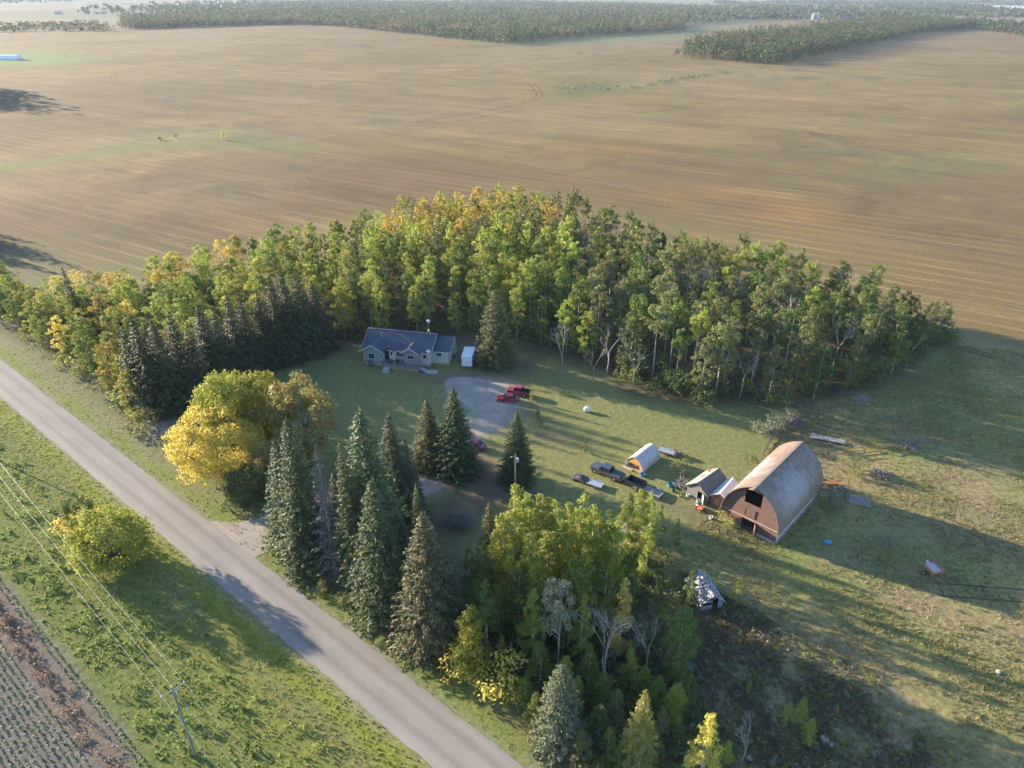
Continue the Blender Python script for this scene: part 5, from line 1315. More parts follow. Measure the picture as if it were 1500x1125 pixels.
    for x in (7.3, 8.9, 10.5, 12.1, 13.7):
        b = MB(); b.box((x, -3.44, .85), (.1, .1, 1.7)); b.build("deck_post", W_DARK, o)
    b = MB()
    for z in (1.62, 1.2): b.bar((7.3, -3.44, z), (13.7, -3.44, z), .05, .08)
    b.build("railing", W_DARK, o)
    b = MB(); b.bar((13.76, -3.4, 1.62), (13.76, -1.4, 1.62), .05, .08); b.bar((4.9, -3.44, 1.62), (5.4, -3.44, 1.62), .05, .08); b.build("railing", W_DARK, o)
    b = MB(); b.box((10.5, -3.4, .36), (6.3, .05, .66)); b.build("deck_skirt", W_TAN, o)
    for i in range(5):
        b = MB(); b.box((6.3, -3.6 - .34 * i, .60 - .14 * i), (1.5, .33, .06)); b.build("step", mat("pale_step", (.5, .48, .46), (.42, .4, .38)) if i == 0 else bpy.data.materials["pale_step"], o)
    b = MB()
    for x in (5.5, 7.1): b.bar((x, -3.5, .55), (x, -5.1, -.05), .05, .2)
    b.build("stringer", W_GREY, o)
    for i in range(5):
        b = MB(); b.box((14.0 + .34 * i, -2.6, .60 - .14 * i), (.33, 1.3, .06)); b.build("step", bpy.data.materials["pale_step"], o)
    b = MB(); b.box((16.7, -2.7, .05), (2.2, 1.9, .1)); b.build("landing_pad", CONCRETE, o)
    # roof fittings
    PALE = mat("galvanised", (.62, .62, .62), (.5, .5, .5), rough=.4, metal=.4)
    b = MB(); b.lathe([(.0, 0), (.09, 0), (.09, 1.0), (.16, 1.05), (.16, 1.2), (0, 1.25)], (3.3, 2.2, 5.1), 10); b.build("vent_pipe", PALE, o)
    b = MB()
    for dx, dy in ((-.6, -.5), (.6, -.5), (0, .6)): b.bar((14.0 + dx, 4.4 + dy, 5.75), (14.0, 4.4, 7.2), .05)
    b.bar((14.0, 4.4, 6.3), (14.0, 4.4, 9.4), .07); mast = b.build("antenna_mast", PALE, o)
    b = MB(); b.lathe([(0, 0), (.3, .06), (.42, .18), (.40, .2), (.28, .08), (0, .03)], (14.0, 4.1, 9.2), 14, 'Y'); b.build("dish", mat("white_dish", (.78, .78, .78), (.7, .7, .7), rough=.4), mast)
    b = MB(); b.lathe([(0, 0), (.3, .06), (.45, .18), (.43, .2), (.28, .08), (0, .03)], (15.3, -.9, 4.05), 14, 'Y'); b.bar((15.3, -.55, 3.5), (15.3, -.85, 4.0), .06); b.build("satellite_dish", bpy.data.materials["white_dish"], o)
    return o
build_house()

# white cabin trailer by the big spruce
o = thing("cabin_trailer", "plain white box trailer parked between house and broad spruce", "trailer", (-10.2, 142.6, 0), heading(96))
WHITE = mat("white_panel", (.74, .75, .77), (.68, .69, .71), rough=.35, scale=.8, spec=.5)
RUBBER = mat("tyre_rubber", (.03, .03, .03), (.045, .045, .045), rough=.85); STEEL = mat("dull_steel", (.42, .42, .43), (.32, .32, .33), rough=.45, metal=.5)
b = MB(); b.box((0, 2.5, 1.75), (2.35, 5.2, 2.3)); b.build("body", WHITE, o, bevel=.06)
b = MB(); b.box((0, 2.5, 2.94), (2.45, 5.3, .08)); b.build("roof", mat("white_roof_skin", (.8, .81, .83), (.74, .75, .77), rough=.4), o)
b = MB(); b.box((-.55, -.13, 1.65), (.75, .05, 1.75)); dd = b.build("door", WHITE, o); b = MB(); b.box((-.28, -.17, 1.6), (.06, .04, .2)); b.build("handle", STEEL, dd)
b = MB(); b.box((0, 2.5, .5), (2.1, 5.0, .2)); b.build("chassis", STEEL, o)
for sx in (-1, 1):
    for y in (2.3, 3.1):
        b = MB(); b.lathe([(0, -.1), (.34, -.1), (.36, 0), (.34, .1), (0, .1)], (sx * 1.0, y, .36), 14, 'X'); b.build("wheel", RUBBER, o)
# hoop shelter
def build_shelter():
    o = thing("hoop_shelter", "translucent white storage shelter with orange tarp inside its front", "shelter", (21.6, 103.6, 0), heading(132))
    COVER, nt, bs, out = nt_new("poly_cover"); n = noise(nt, coords(nt), 1.5, 4.0)
    nt.links.new(mixcol(nt, ramp(nt, n, .35, .65), (.68, .67, .66), (.52, .51, .5)), bs.inputs["Base Color"]); bs.inputs["Roughness"].default_value = .45
    tr = node(nt, "ShaderNodeBsdfTranslucent"); tr.inputs[0].default_value = (.62, .6, .58, 1); mx = node(nt, "ShaderNodeMixShader"); mx.inputs[0].default_value = .35
    nt.links.new(bs.outputs[0], mx.inputs[1]); nt.links.new(tr.outputs[0], mx.inputs[2]); nt.links.new(mx.outputs[0], out.inputs[0])
    W, L = 1.75, 6.0
    prof = [(W, .05), (W + .02, 1.0), (W - .12, 1.5), (1.0, 2.15), (.5, 2.55), (.12, 2.72)]
    full = prof + [(-x, z) for x, z in prof[::-1]]
    ri = random.Random(1)
    b = MB(); rings = []
    for j in range(13):
        y = L * j / 12; inn = 0.0 if j % 3 == 0 else -.05
        outer = [Vector((x * (1 + inn * .5), y, z + inn * (z > 1.2))) for x, z in full]; inner = [Vector((p.x * .975, p.y, p.z - .03)) for p in outer]
        rings.append(outer + inner[::-1])
    b.loft(rings); b.build("cover", COVER, o)
    for j in (0, 3, 6, 9, 12):
        b = MB(); b.tube([(x * .96, L * j / 12 + .03, z - .05) for x, z in full], .03, 5); b.build("hoop", STEEL, o)
    b = MB(); b.extrude([(x * .95, L - .08, max(.05, z - .05)) for x, z in full], (0, .03, 0)); b.build("end_panel", COVER, o)
    b = MB(); P = [(-1.62, 1.15), (-1.6, 1.42), (-.98, 2.05), (-.5, 2.45), (0, 2.6), (.5, 2.45), (.98, 2.05), (1.6, 1.42), (1.65, .35), (1.1, .45), (.85, 1.1), (.1, 1.3), (-.7, 1.2)]
    b.extrude([(x, .12 + .3 * (z < 1.3), z) for x, z in P], (0, .03, 0)); b.build("tarp", mat("orange_tarp", (.66, .3, .07), (.55, .25, .06), rough=.7), o)
    b = MB(); b.box((0, L / 2, .06), (3.3, L - .2, .1)); b.build("floor", W_TAN, o)
    b = MB(); b.box((-1.0, -.3, .12), (1.9, .35, .12)); b.build("sill_board", W_WHITE, o)
    return o
build_shelter()
b = MB(); b.lathe([(0, 0), (.5, 0), (.62, .55), (.55, .56), (.45, .06), (0, .06)], (0, 0, 0), 14); o = b.build("blue_tub", mat("blue_plastic", (.08, .22, .42), (.07, .18, .36), rough=.4)); o.location = G(941, 697); o.scale = (.8, .8, .8); tag(o, "small blue tub at the front corner of the storage shelter", "tub")
b = MB(); b.box((.5, 1.2, .45), (1.0, 1.6, .5)); o = b.build("storage_box", WHITE, bevel=.08); o.location = G(926, 685); o.rotation_euler = (0, 0, heading(132)); tag(o, "white bundle lying inside the shelter's open front", "bundle")

# far farmsteads on the plain
def far_barn(label, px, W, L, wall, ridge, wm, rm, a=100):
    p = G(*px); o = thing("farm_building", label, "building", (p.x, p.y, 0), heading(a))
    b = MB(); P = [(-W / 2, 0), (W / 2, 0), (W / 2, wall), (0, ridge), (-W / 2, wall)]
    b.extrude([(0, x, z) for x, z in P], (L, 0, 0)); b.build("wall", wm, o)
    for sg in (-1, 1):
        b = MB(); b.extrude([(-.4, sg * (W / 2 + .5), wall - .1), (-.4, 0, ridge + .15), (-.4, 0, ridge + .4), (-.4, sg * (W / 2 + .5), wall + .2)], (L + .8, 0, 0)); b.build("roof", rm, o)
    for k in range(2):
        b = MB(); b.box((L * (.25 + .5 * k), -W / 2 - .06, wall * .38), (L * .16, .1, wall * .7)); b.build("door", W_DARK, o)
    return o
far_barn("long pale farm building beyond the far woods", (1158, 27), 18, 62, 6, 10, mat("far_white", (.62, .62, .6), (.55, .55, .53)), mat("far_grey_roof", (.3, .3, .31), (.25, .25, .26)))
far_barn("white farmhouse on the plain beside grain bins", (1205, 28), 14, 20, 6, 11, bpy.data.materials["far_white"], M_ROOFT)
far_barn("dark hip barn beyond the far grove", (1228, 31), 16, 40, 6, 12, W_DARK, M_ROOFT)
far_barn("little white house by three dark trees on the plain beyond the hedgerow", (82, 21), 14, 22, 5, 9, bpy.data.materials["far_white"], M_ROOFG)
far_barn("low white building by a hazy lane beyond the hedgerow", (140, 20), 12, 45, 4, 7, bpy.data.materials["far_white"], M_ROOFG)
for px in ((1192, 28), (1197, 28)):
    p = G(*px); b = MB(); b.lathe([(0, 0), (6, 0), (6, 13), (.8, 18), (0, 18.3)], (0, 0, 0), 16); o = b.build("grain_bin", mat("bin_steel", (.6, .6, .6), (.5, .5, .5), rough=.5, metal=.3) if px[0] == 1192 else bpy.data.materials["bin_steel"]); o.location = p
    tag(o, "pale steel grain bin beside the far white farmhouse", "grain bin", "far grain bins")
p = G(0, 87); o = thing("hoop_barn", "long white fabric hoop barn on the green patch of the field", "hoop barn", (p.x - 6, p.y, 0), heading(100))
b = MB(); arcp = [(5.5 * math.cos(math.pi * k / 12), 5.5 * math.sin(math.pi * k / 12)) for k in range(13)]
b.extrude([(0, x, z) for x, z in arcp], (34, 0, 0)); b.build("cover", mat("white_fabric", (.8, .8, .8), (.74, .74, .74), rough=.5), o)
b = MB(); b.box((17, 0, .3), (34.3, 11.4, .6)); b.build("base_wall", CONCRETE, o)
# ---------------------------------------------------------------- vehicles
CARGLASS = mat("car_glass", (0.015, 0.017, 0.02), (0.02, .022, .026), rough=.06, spec=.8)
CHROME = mat("chrome", (.6, .6, .61), (.5, .5, .51), rough=.2, metal=.8)
LAMP = mat("headlamp", (.75, .75, .72), (.7, .7, .68), rough=.15); TAIL = mat("tail_lamp", (.35, .02, .02), (.3, .02, .02), rough=.25)
def paint_mat(name, c): return mat(name, c, tuple(x * .9 for x in c), rough=.28, scale=.6, spec=.5, coat=.6)
def wheel(o, x, y, r, w=.24):
    b = MB(); n = 18
    b.lathe([(r * .62, -w / 2), (r * .95, -w / 2), (r, -w * .3), (r, w * .3), (r * .95, w / 2), (r * .62, w / 2), (r * .62, -w / 2)], (x, y, r), n, 'Y')
    wo = b.build("wheel", RUBBER, o, smooth=True)
    b = MB(); b.lathe([(0, -w * .36), (r * .62, -w * .4), (r * .62, w * .4), (0, w * .36)], (x, y, r), n, 'Y'); b.build("rim", STEEL, wo)
def section(x, hw, z0, z1, tuck=.06):
    return [Vector((x, y, z)) for y, z in ((-hw + tuck, z0), (-hw, z0 + .18), (-hw, z1 - .14), (-hw + .05, z1 - .03), (-hw + .16, z1), (hw - .16, z1), (hw - .05, z1 - .03), (hw, z1 - .14), (hw, z0 + .18), (hw - tuck, z0))]
def side_window(o, parent, pts, sg, off=.012):
    b = MB(); P = [Vector((p[0], sg * (p[1] + off), p[2])) for p in pts]; b.extrude(P, (0, sg * .012, 0)); b.build("window", CARGLASS, parent)
def vehicle(name, label, cat, loc, az_front, L, W, paint, kind, bed_m=None, sc=1.0):
    """car body lofted along X (front at +X), cabin with raked glass, four wheels"""
    o = thing(name, label, cat, (loc[0], loc[1], 0), heading(az_front), scale=(sc, sc, sc))
    hw, h = W / 2, L / 2
    if kind == "pickup":
        r, zb, zh, zt = .41, .46, 1.17, 1.95
        xs_c = (h * .47, h * .28, -h * .27, -h * .31); hood = h * .49
        body = [section(h, hw - .12, zb + .1, zh - .22), section(h - .1, hw - .03, zb, zh - .06), section(hood, hw, zb - .02, zh + .02), section(h * .4, hw, zb - .02, zh + .04), section(-h * .29, hw, zb - .02, zh + .04), section(-h * .33, hw, zb, zh + .04), section(-h + .08, hw - .02, zb + .05, zh + .03), section(-h, hw - .05, zb + .14, zh - .02)]
        ax = (h - .95, -h + 1.25)
    else:
        r, zb, zh, zt = .33, .30, .86, 1.45
        hood = h * .42
        body = [section(h, hw - .22, zb + .08, zh - .26), section(h - .18, hw - .05, zb, zh - .14), section(hood, hw, zb - .02, zh), section(0, hw, zb - .02, zh + .04), section(-h * .6, hw, zb, zh + .05), section(-h + .2, hw - .06, zb + .05, zh + .02), section(-h, hw - .2, zb + .14, zh - .2)]
        ax = (h - .82, -h + .85); xs_c = (h * .44, h * .12, -h * .42, -h * .78)
    b = MB(); b.loft(body); bo = b.build("body", paint, o, smooth=False, bevel=.02)
    # cabin: four rings of a tapered greenhouse
    a, b1, c, d = xs_c; ti = .20
    zlo = zh + (.0)
    lo = [(a, hw - .08, zlo), (d, hw - .08, zlo)]; hi = [(b1, hw - ti, zt), (c, hw - ti, zt)]
    cb = MB()
    P = lambda x, y, z: Vector((x, y, z))
    vs = [P(a, -hw + .08, zlo), P(a, hw - .08, zlo), P(d, hw - .08, zlo), P(d, -hw + .08, zlo), P(b1, -hw + ti, zt - .03), P(b1, hw - ti, zt - .03), P(c, hw - ti, zt - .03), P(c, -hw + ti, zt - .03),
          P(b1 - .15, -hw + ti + .12, zt + .03), P(b1 - .15, hw - ti - .12, zt + .03), P(c + .15, hw - ti - .12, zt + .03), P(c + .15, -hw + ti + .12, zt + .03)]
    cb.add(vs, [(0, 1, 5, 4), (1, 2, 6, 5), (2, 3, 7, 6), (3, 0, 4, 7), (4, 5, 9, 8), (5, 6, 10, 9), (6, 7, 11, 10), (7, 4, 8, 11), (8, 9, 10, 11)])
    co = cb.build("cabin", paint, o)
    def lerp(p, q, t): return p + (q - p) * t
    # glass: windscreen, rear, sides (set just proud of the cabin faces)
    def pane(q0, q1, q2, q3, nm="window", inset=.1):
        c0 = (q0 + q1 + q2 + q3) / 4; n = (q1 - q0).cross(q3 - q0).normalized()
        Q = [c0 + (q - c0) * (1 - inset) + n * .012 for q in (q0, q1, q2, q3)]
        b = MB(); b.extrude(Q, n * .012); b.build(nm, CARGLASS, co)
    pane(vs[1], vs[0], vs[4], vs[5], "windscreen") if False else pane(vs[0], vs[1], vs[5], vs[4], "windscreen")
    pane(vs[2], vs[3], vs[7], vs[6], "rear_window", .16)
    for (i0, i1, j1, j0) in ((1, 2, 6, 5), (3, 0, 4, 7)):
        for t0, t1 in ((.03, .47), (.53, .97)):
            pane(lerp(vs[i0], vs[i1], t0), lerp(vs[i0], vs[i1], t1), lerp(vs[j0], vs[j1], t1), lerp(vs[j0], vs[j1], t0), "window", .14)
    for x in ax:
        for sg in (-1, 1):
            wheel(o, x, sg * (hw - .13), r)
            b = MB(); b.lathe([(r * 1.02, -.02), (r * 1.2, -.02), (r * 1.2, .02), (r * 1.02, .02)], (x, sg * (hw + .012), r), 18, 'Y'); b.build("wheel_arch", BLACK, o)
    for sg in (-1, 1):
        b = MB(); b.box((h - .06, sg * (hw - .34), zh - .26 if kind == "pickup" else zh - .24), (.1, .36, .18)); b.build("headlight", LAMP, o)
        b = MB(); b.box((-h + .03, sg * (hw - .16), zh - .2), (.1, .2, .34 if kind == "pickup" else .2)); b.build("taillight", TAIL, o)
        b = MB(); b.box((a - .2, sg * (hw + .12), zh + .18), (.12, .2, .16)); b.build("mirror", paint, o, bevel=.02)
    b = MB(); b.box((h - .0, 0, zb + .12), (.16, W - .3, .22)); b.build("front_bumper", CHROME if kind == "pickup" else paint, o, bevel=.03)
    b = MB(); b.box((-h - .02, 0, zb + .14), (.16, W - .24, .2)); b.build("rear_bumper", CHROME if kind == "pickup" else paint, o, bevel=.03)
    b = MB(); b.box((h + .01, 0, zh - .28), (.06, W * .5, .26)); b.build("grille", BLACK, o)
    if kind == "pickup":
        b = MB(); b.box(((-h * .34 - h + .1) / 2, 0, zh + .075), (h * .66 - .2, W - .24, .06)); b.build("bed_cover" if bed_m is not BLACK else "bed_floor", bed_m or paint, o, bevel=.01)
    return o
P_DARK = paint_mat("charcoal_paint", (.055, .06, .075)); P_RED = paint_mat("red_paint", (.40, .02, .045)); P_RED2 = paint_mat("dark_red_paint", (.24, .03, .05)); P_MAROON = paint_mat("maroon_paint", (.25, .02, .07))
SOFT = mat("soft_bed_cover", (.085, .088, .105), (.07, .072, .085), rough=.6)
pk = (G(870, 692) + G(901, 706)) / 2 + az(39) * .9
vehicle("pickup_truck", "charcoal crew-cab pickup with covered bed on the lawn", "pickup", pk, 309, 6.2, 2.0, P_DARK, "pickup", SOFT)
vehicle("car", "bright red hatchback at the edge of the gravel yard", "car", G(744, 588.5) + Vector((0, .5, 0)), 276, 4.5, 1.8, P_RED, "car", sc=1.03)
vehicle("pickup_truck", "dull red pickup with dark bed parked beside the red hatchback", "pickup", G(761, 579) + Vector((0, .4, 0)), 292, 5.2, 1.9, P_RED2, "pickup", BLACK)
vehicle("car", "maroon car half hidden behind the two yard spruces", "car", G(695, 654), 300, 4.4, 1.8, P_MAROON, "car")
# trailers in line with the charcoal pickup
def trailer(name, label, loc, a, L, W, deck_m, side_h=0.0, side_m=None, load=None):
    o = thing(name, label, "trailer", (loc[0], loc[1], 0), heading(a))
    b = MB(); b.box((0, 0, .55), (L, W, .1)); b.build("deck", deck_m, o)
    b = MB()
    for sg in (-1, 1): b.bar((-L / 2, sg * (W / 2 - .06), .46), (L / 2, sg * (W / 2 - .06), .46), .08, .12)
    b.bar((L / 2, -W * .4, .46), (L / 2 + 1.2, 0, .46), .07); b.bar((L / 2, W * .4, .46), (L / 2 + 1.2, 0, .46), .07); b.build("frame", STEEL if side_h == 0 else BLACK, o)
    for sg in (-1, 1):
        wheel(o, -.15 * L, sg * (W / 2 + .14), .33, .2)
        b = MB(); b.box((-.15 * L, sg * (W / 2 + .14), .72), (.85, .26, .04)); b.build("mudguard", STEEL, o)
    if side_h:
        for c, s in (((0, W / 2, .6 + side_h / 2), (L, .06, side_h)), ((0, -W / 2, .6 + side_h / 2), (L, .06, side_h)), ((L / 2, 0, .6 + side_h / 2), (.06, W - .07, side_h)), ((-L / 2, 0, .6 + side_h / 2), (.06, W - .07, side_h))):
            b = MB(); b.box(c, s); b.build("side_panel", side_m, o)
    return o
BLK_PAINT = paint_mat("black_steel_paint", (.02, .022, .03))
trailer("dump_trailer", "black high-sided dump trailer hitched behind the charcoal pickup", G(931, 713), 309, 3.2, 1.9, BLK_PAINT, .75, BLK_PAINT)
tr = trailer("flat_trailer", "flat trailer half hidden by the poplars behind the dump trailer", G(955, 724), 309, 3.4, 1.8, W_GREY)
trailer("utility_trailer", "small silver slatted trailer next to the covered dark machine", G(875, 712) + Vector((-.3, 0, 0)), 300, 2.6, 1.5, mat("aluminium_deck", (.5, .52, .53), (.38, .4, .41), rough=.4, metal=.5, scale=6, stretch=(4, .2, 1)))
# covered machine (tarped ATV shape)
o = thing("covered_machine", "low machine under a dark tarp in front of the charcoal pickup", "machine", tuple(G(850, 703)), heading(300))
b = MB(); rings = []
for x, w, z in ((-1.5, .35, .5), (-1.3, .75, .75), (-.7, .85, .85), (-.3, .8, 1.05), (.2, .75, 1.0), (.6, .85, .72), (1.2, .75, .62), (1.5, .4, .4)):
    rings.append([Vector((x, y * w, zz)) for y, zz in ((-1, .12), (-1.0, z * .55), (-.7, z * .92), (0, z), (.7, z * .92), (1.0, z * .55), (1, .12))])
b.loft(rings); b.build("tarp", mat("dark_tarp", (.06, .058, .066), (.09, .085, .09), rough=.7), o)
for x in (-.9, .9):
    for sg in (-1, 1): wheel(o, x, sg * .8, .28, .22)
b = MB(); b.box((.25, 0, 1.03), (.5, .5, .12)); b.build("seat", mat("brown_seat", (.16, .1, .085), (.1, .07, .06)), o)
# second little trailer with logs behind the shelter, and a heap beside it
tr2 = trailer("utility_trailer", "narrow silver trailer parked behind the storage shelter", G(976, 664), 300, 3.0, 1.4, bpy.data.materials["aluminium_deck"])
o = thing("log_heap", "rounded heap of grey firewood beside the narrow silver trailer", "log heap", tuple(G(991, 668)))
rl = random.Random(6)
LOGM = mat("grey_log", (.2, .18, .165), (.12, .11, .1), rough=.9, scale=4)
def log(parent, c, a, L, r, tilt=0.0, m=LOGM, n=7):
    b = MB(); d = Vector((math.cos(a) * math.cos(tilt), math.sin(a) * math.cos(tilt), math.sin(tilt))) * L / 2; c = Vector(c)
    b.tube([c - d, c + d], [r, r * .85], n); b.build("log", m, parent)
for i in range(34):
    t = i / 34; log(o, (rl.gauss(0, .7) * (1 - t * .6), rl.gauss(0, .6) * (1 - t * .6), .15 + t * .9), rl.uniform(0, 6.28), rl.uniform(.5, 1.1), rl.uniform(.09, .16), rl.uniform(-.25, .25))
# riding mower and yard clutter near the sheds
o = thing("riding_mower", "small orange riding mower in front of the red shed", "mower", tuple(G(1024, 746)), heading(150))
OR = paint_mat("orange_paint", (.45, .13, .04))
b = MB(); b.box((.45, 0, .55), (.8, .6, .4)); b.build("hood", OR, o, bevel=.08)
b = MB(); b.box((-.2, 0, .32), (1.2, .95, .16)); b.build("deck", OR, o, bevel=.04)
b = MB(); b.box((-.45, 0, .62), (.4, .45, .12)); b.box((-.66, 0, .84), (.1, .45, .4)); b.build("seat", WHITE, o, bevel=.03)
b = MB(); b.bar((.05, 0, .6), (-.1, 0, 1.0), .05); b.lathe([(.16, 0), (.19, .03), (.16, .05), (.16, 0)], (-.1, 0, 1.0), 10); b.build("steering_wheel", BLACK, o)
for x, r in ((.6, .2), (-.5, .28)):
    for sg in (-1, 1): wheel(o, x, sg * .45, r, .2)
def tub(label, px, r, h, m, name="bucket", cat="bucket"):
    b = MB(); b.lathe([(0, 0), (r * .8, 0), (r, h), (r * .92, h), (r * .74, .04), (0, .04)], (0, 0, 0), 14); o = b.build(name, m); o.location = G(*px); return tag(o, label, cat)
tub("blue lidded rain tub beside the junk by the grey shed", (982, 712), .55, .6, bpy.data.materials["blue_plastic"], "rain_tub", "tub")
tub("green barrel next to the blue rain tub", (986, 720), .35, .8, mat("green_plastic", (.03, .16, .09), (.03, .12, .07), rough=.4), "barrel", "barrel")
tub("white bucket standing alone between mower and barn", (1041, 760), .32, .5, WHITE)
tub("white pail on the ground before the grey shed's door", (1007, 727), .3, .45, WHITE)
tub("yellow-green pail beside the white pail by the shed", (995, 727), .28, .4, mat("lime_plastic", (.45, .45, .1), (.4, .4, .1), rough=.4))
tub("pale stump-like can beside the shed's open door", (1022, 736), .25, .7, W_WHITE, "can", "can")
# scrap branches heaped in front of the grey shed
def brush(label, px, n, R, h, m, seed, name="brush_pile", a0=None, L=(1.2, 2.6), r=.05):
    rb = random.Random(seed); o = thing(name, label, "brush pile" if name == "brush_pile" else "plank pile", tuple(G(*px)))
    for i in range(n):
        t = rb.random(); a = rb.uniform(0, 6.28) if a0 is None else a0 + rb.gauss(0, .18)
        l = rb.uniform(*L); rad = R * math.sqrt(rb.random()) * (1 - .5 * t); th = rb.uniform(0, 6.28); tl = rb.uniform(-.25, .35)
        log(o, (rad * math.cos(th), rad * math.sin(th), .12 + h * t * .8 + abs(math.sin(tl)) * l / 2 * .8), a, l, rb.uniform(.5, 1.3) * r, tl, m, 4)
    return o
BRANCH = mat("dead_branch", (.24, .215, .195), (.15, .135, .125), rough=.95)
brush("tangled heap of branches and junk before the grey shed", (1000, 712), 70, 1.6, 1.0, BRANCH, 1)
brush("big dark brush pile on the grass below the yard spruces", (672, 768), 110, 2.6, 1.5, mat("dark_branch", (.2, .185, .18), (.13, .12, .12), rough=.95), 2, L=(1.5, 3.5))
brush("heap of bluish grey planks beside the green poplar sapling", (994, 972), 34, 1.2, .9, mat("blue_grey_plank", (.26, .26, .29), (.17, .17, .2), rough=.9), 3, "plank_pile", a0=heading(150), L=(2.2, 3.6), r=.09)
brush("stack of reddish lumber behind the barn's rear wall", (1216, 712), 26, .8, .5, W_ORANGE, 4, "lumber_pile", a0=heading(108), L=(3.5, 4.8), r=.07)
brush("dark brush pile at the rear corner of the barn", (1232, 722), 60, 1.3, 1.1, bpy.data.materials["dark_branch"], 5)
brush("brush heap by the rails in the lit pasture", (1285, 695), 60, 1.8, .8, BRANCH, 8)
brush("long low windrow of branches at the pasture end of the woods", (1330, 655), 60, 2.4, .6, BRANCH, 9)
brush("grey brush heap at the corral corner by the lawn", (1165, 622), 70, 2.2, 1.0, BRANCH, 10)
brush("fallen dead limb heap at the wood's pasture edge", (1262, 588), 30, 1.6, .8, TWIG, 11, L=(2, 4))
# long white slab trough
o = thing("plank_stack", "long pale stack of boards lying in the pasture behind the barn", "plank stack", tuple(G(1212, 645)), heading(112))
for k in range(5):
    b = MB(); b.box((rl.uniform(-.15, .15), -.6 + .3 * k, .35 + .03 * (k % 2)), (6.3 + rl.uniform(-.3, .3), .27, .07), rz=rl.uniform(-.01, .01)); b.build("board", W_WHITE if k % 2 else W_GREY, o)
for x in (-2.4, 0, 2.4):
    b = MB(); b.box((x, 0, .16), (.2, 1.5, .3)); b.build("bearer", W_DARK, o)
# wooden pallet rack near the barn rear
o = thing("cattle_gate", "weathered slatted gate leaning behind the barn", "gate", tuple(G(1258, 738)), heading(118))
for k in range(5):
    b = MB(); b.box((0, -.5 + .28 * k, .3 + .16 * k), (3.2, .2, .05), rx=.5); b.build("slat", W_GREY, o)
for x in (-1.4, 1.4):
    b = MB(); b.bar((x, -.6, .15), (x, .75, .98), .1, .08); b.build("brace", W_GREY, o)
# rusty hopper machine and old harrow in the barn's shadow
o = thing("rusty_hopper", "rust-red tilted farm hopper abandoned in the pasture", "farm machine", tuple(G(1363, 842)), heading(170))
RUST = mat("rust_paint", (.36, .14, .09), (.45, .26, .2), rough=.8, scale=2.5)
b = MB(); b.loft([[Vector((x * w, y * w, z)) for x, y in ((-1, -.8), (1, -.8), (1, .8), (-1, .8))] for w, z in ((.35, .35), (1.1, 1.35), (1.15, 1.75))], cap=False); b.build("hopper", RUST, o)
b = MB(); b.box((0, 0, 1.45), (1.9, 1.5, .06)); b.build("load", mat("pale_load", (.5, .45, .42), (.4, .36, .33)), o)
b = MB()
for sx, sy in ((-1, -1), (1, -1), (1, 1), (-1, 1)): b.bar((sx * .9, sy * .7, 0), (sx * .8, sy * .6, 1.2), .08)
b.build("leg_frame", RUST, o)
b = MB(); b.tube([(.9, 0, .4), (2.2, .6, .25)], .09, 6); b.build("drawbar", RUST, o)
b = MB(); b.tube([(-.7, -.5, 1.7), (-.9, -.6, 2.1), (-.4, -.6, 2.1)], .06, 6); b.build("filler_pipe", WHITE, o)
wheel(o, -.2, 1.0, .4, .2); wheel(o, -.2, -1.0, .4, .2)
o = thing("old_harrow", "long dark iron harrow frame lying in the grass", "harrow", tuple(G(1432, 868)), heading(97))
IRON = mat("dark_iron", (.05, .045, .045), (.085, .07, .06), rough=.8)
for y in (-1.3, 1.2):
    b = MB(); b.bar((-5.5, y, .06), (6.5, y + .15, .07), .1); b.build("beam", IRON, o)
for x in (-5, -3.2, -1, .8, 2.6, 4.4, 6.2):
    b = MB(); b.bar((x, -1.3, .06), (x + rl.uniform(-1.2, 1.2), rl.uniform(.2, 1.25), .08), .07); b.build("crossbar", IRON, o)
for i in range(16):
    b = MB(); x, y = rl.uniform(-.5, 2.2), rl.uniform(-1, 1); b.bar((x, y, .0), (x + rl.uniform(-.2, .2), y, .28), .06); b.build("tine", IRON, o)
o = thing("barrel", "bright blue plastic barrel lying in the barn's shadow", "barrel", tuple(G(1212, 796) + Vector((0, 0, .3))), heading(105))
b = MB(); b.lathe([(0, -.5), (.26, -.5), (.3, -.42), (.3, -.16), (.31, -.14), (.3, -.12), (.3, .12), (.31, .14), (.3, .16), (.3, .42), (.26, .5), (0, .5)], (0, 0, 0), 16, 'X'); b.build("body", mat("bright_blue_plastic", (.05, .3, .55), (.05, .26, .48), rough=.35), o)
b = MB(); b.lathe([(0, .5), (.05, .5), (.05, .54), (0, .54)], (0, .12, 0), 8, 'X'); b.build("bung", WHITE, o)
o = thing("propane_tank", "small white tank standing alone on the long lawn", "tank", tuple(G(860, 603)), heading(90))
b = MB(); b.lathe([(0, -.75), (.3, -.68), (.45, -.5), (.45, .5), (.3, .68), (0, .75)], (0, 0, .62), 16, 'X'); b.build("tank", WHITE, o, smooth=True)
b = MB(); b.lathe([(0, 1.05), (.14, 1.05), (.14, 1.25), (0, 1.27)], (0, 0, 0), 10); b.build("valve_dome", WHITE, o)
for x in (-.45, .45):
    b = MB(); b.box((x, 0, .12), (.1, .6, .26)); b.build("foot", CONCRETE, o)
